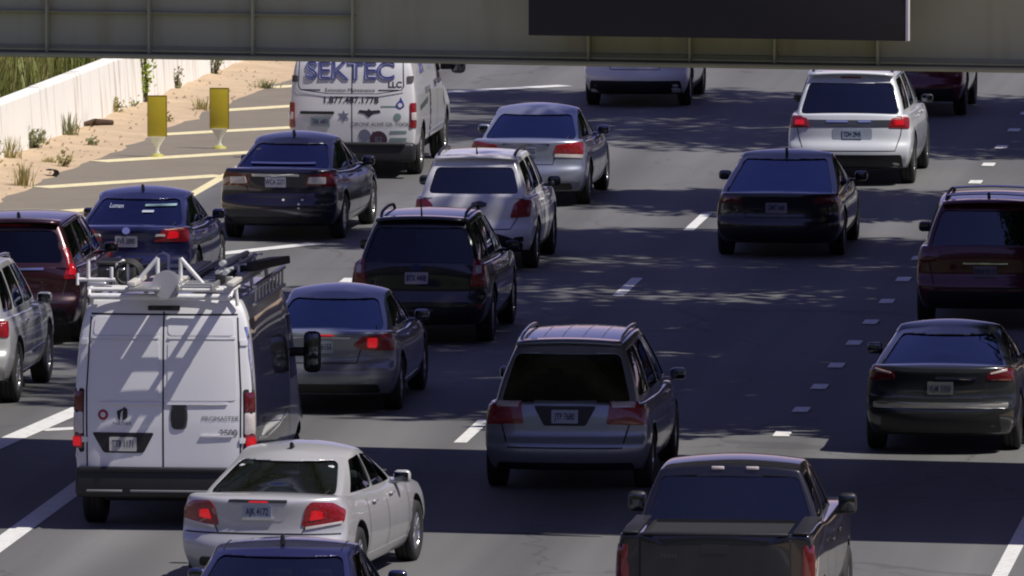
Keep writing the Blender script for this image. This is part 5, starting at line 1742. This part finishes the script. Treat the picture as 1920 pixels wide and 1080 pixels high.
for k, (x, w_, l_, y0, z) in enumerate(((-.30, .09, 2.9, -.42, 2.79), (.16, .13, 3.0, -.36, 2.79), (.80, .08, 3.1, -.40, 2.79))):
    o = box('timber', (vx + x, vy + y0 + l_ / 2, z), (w_, l_, .05), mat('plank_pale', (.50, .48, .45), .6, var=.2, vscale=6), None, .005)
    tag(o, ['narrow pale plank left of the reel on the van roof', 'wide pale plank under the reel on the van roof', 'pale plank at the right edge of the van roof rack'][k], 'plank', 'planks on the van roof')

# --- white lettered van in the exit lane
P_ = paint('van_white_b', (.66, .66, .68), .0, .42, .4)
v = van('cargo_van', (-20.34, 183.6), 0, 'white cargo van with blue company lettering in the exit lane under the bridge', P_,
        dict(L=6.1, W=2.03, H=2.13, zb=.50, rc=.10, crown=.05, wr=.38, ax=(1.25, 4.95),
             zt=[(0, 2.05), (.03, 2.11), (.3, 2.13), (.60, 2.12), (.68, 2.02), (.78, 1.36), (.95, 1.24), (1, 1.0)],
             yr=[(0, .04), (.3, .0), (.55, .02), (.8, .06), (.95, .14), (1, .20)], yf=[(0, .05), (.3, 0), (.6, .04), (1, .1)],
             ws=[(0, .965), (.06, .99), (.3, 1), (.55, .985), (.8, .93), (.93, .87), (1, .80)], we=[(0, .965), (.03, .99), (.1, 1), (.8, 1), (.93, .97), (1, .92)],
             cab=[(3.45, 1.30), (4.5, 1.30), (4.05, 1.92), (3.45, 1.92)], ws_glass=(.85, .74, 1.4, 1.95)))
bm = bmesh.new()
bbox(bm, (0, .14, .42), (1.98, .30, .30), .05); bbox(bm, (0, .04, .55), (1.7, .16, .06), .02)
bm_obj('rear_bumper', bm, M_TRIM, v.root, smooth=True, angle=R(50))
box('chassis', (0, 3.0, .36), (1.5, 5.0, .25), M_DARK, v.root, .04)
v.seam([(0, .56), (0, 1.98)], .016)
M_OUT = mat('frame_pale', (.62, .62, .66), .35)
fr = [(-.86, 1.98), (-.88, 1.45), (-.84, 1.38), (-.4, 1.32), (.4, 1.32), (.80, 1.38), (.84, 1.45), (.82, 1.98)]
v.seam(fr, .034, 0., M_OUT, 'window_surround', .010); v.seam([(a * .975, b + .02) for a, b in fr], .016, 0., M_TRIM, 'window_surround', .008)
M_BLU = mat('letter_blue', (.10, .11, .30), .4); M_INK = mat('letter_black', (.02, .02, .03), .5); M_GRN = mat('decal_green', (.16, .24, .22), .5); M_MAR = mat('decal_maroon', (.05, .02, .035), .5)
M_PALEB = mat('letter_pale', (.30, .32, .46), .4)
v.text('SEKTEC', -.03, 1.69, .39, M_PALEB, off=.006, sx=1.06, bold=.012)
v.text('SEKTEC', -.03, 1.69, .39, M_BLU, off=.010, sx=1.06, outline=True)
v.text('LLC', .68, 1.485, .13, M_INK, off=.006, bold=.003)
v.text('Extension Maintenance', -.03, 1.40, .085, M_INK, off=.006)
for x0, x1 in ((-.80, -.50), (.42, .74)): v.patch('rule_line', rect(x0, x1, 1.395, 1.41), M_INK, 0., .005, .002, .004, rings=2)
v.text('1.877.487.1778', -.02, 1.24, .145, M_INK, off=.006, bold=.003)
dr = [(.76, 1.25 + .0), (.70, 1.19), (.69, 1.14), (.76, 1.10), (.83, 1.14), (.82, 1.19), (.765, 1.30)]
dp = v.patch('drop_emblem', dr, mat('drop_blue', (.04, .05, .26), .4), 0., .006, .004, .02, rings=3); v.patch('drop_centre', ring(.76, 1.165, .035), MATS['sticker_white'], 0., .010, .004, .005, rings=2)
v.patch('decal', rect(.46, .70, 1.135, 1.155), M_GRN, 0., .005, .002, .004, rings=2)
v.patch('plate_lip', rect(-.82, -.28, 1.02, 1.065), M_TRIM, 0., .02, .02, .015, rings=2)
v.plate(-.50, .90, 'TRK 4471', m=mat('plate_dull', (.20, .23, .26), .5))
star = []
for k in range(12): star.append((-.13 + (.10 if k % 2 else .045) * math.cos(6.283 * k / 12), .99 + (.10 if k % 2 else .045) * math.sin(6.283 * k / 12)))
v.patch('star_decal', star, mat('decal_slate', (.14, .15, .22), .5), 0., .006, .002, .004, rings=2)
v.patch('wing_decal', [(.10, 1.05), (.20, 1.03), (.27, .97), (.34, 1.03), (.46, 1.05), (.44, 1.09), (.30, 1.08), (.27, 1.11), (.24, 1.08), (.12, 1.09)], M_INK, 0., .006, .002, .006, rings=2)
v.text('DRONE ALIVE OIL TOOL', .45, .86, .082, M_INK, off=.006)
v.patch('round_decal', ring(.20, .69, .095), MATS['decal_slate'], 0., .005, .002, .01, rings=2)
rd = v.patch('round_decal', ring(.42, .62, .14), M_MAR, 0., .007, .002, .01, rings=3); v.text('B2', .42, .62, .12, MATS['decal_slate'], off=.010, name='decal_lettering')
v.patch('round_decal', ring(.72, .98, .06), M_GRN, 0., .006, .002, .01, rings=2)
for z in (.74, .63): v.patch('decal', rect(.60, .86, z - .02, z + .02), M_GRN, 0., .006, .002, .006, rings=2)
v.patch('decal', rect(.64, .88, .535, .585), M_GRN, 0., .006, .002, .006, rings=2)
lp = lamp(v, [(.88, .80), (1.0, .80), (.995, 1.20), (.885, 1.20)], M_RED, R(26), off=.012, rc=.10)
lamp(v, [(.905, .93), (.98, .93), (.98, 1.05), (.905, 1.05)], M_CLEAR, R(26), off=.026, rc=.10, name='reverse_lens', dome=.003, r=.02)
for s_ in (-1, 1): v.patch('hinge', [(s_ * a, b) for a, b in ((.86, 1.52), (.95, 1.52), (.95, 1.62), (.86, 1.62))], MATS['pad_grey'], 0., .018, .02, .015, rings=2)
# flank lettering and mouldings on the right side
v.text('SEK', 1.35, 1.72, .36, M_BLU, R(90), bold=.01); v.text('TEC', 2.45, 1.72, .34, M_PALEB, R(90), bold=.01)
v.text('TRENCHLESS', 1.9, 1.30, .14, M_INK, R(90))
for k, ch in enumerate('SERVICES'): v.text(ch, 2.28, 1.22 - .105 * k, .16, M_INK, R(90), bold=.006, sx=2.2)
v.text('24 HR', 3.1, 1.33, .16, M_INK, R(90), bold=.006)
v.patch('flank_band', [(.75, 1.04), (1.9, 1.10), (1.9, 1.20), (.75, 1.12)], mat('band_green', (.05, .07, .065), .5), R(90), .005, .002, .01, rings=3)
v.seam([(3.35, .55), (3.35, 2.0)], .016, R(90)); v.seam([(4.55, .7), (4.5, 1.3)], .016, R(90)); v.seam([(1.85, .62), (4.4, .62)], .03, R(90), MATS['recess_grey'], 'side_moulding', .01)
for sg in (-1, 1):
    bm = bmesh.new()
    bbox(bm, (sg * 1.25, 4.30, 1.62), (.24, .16, .42), .07); bbox(bm, (sg * 1.08, 4.33, 1.55), (.24, .08, .16), .02)
    o = bm_obj('door_mirror', bm, M_TRIM, v.root, smooth=True, angle=R(60))
    box('mirror_glass', (sg * 1.25, 4.216, 1.62), (.18, .008, .33), M_MGLASS, o, .003)
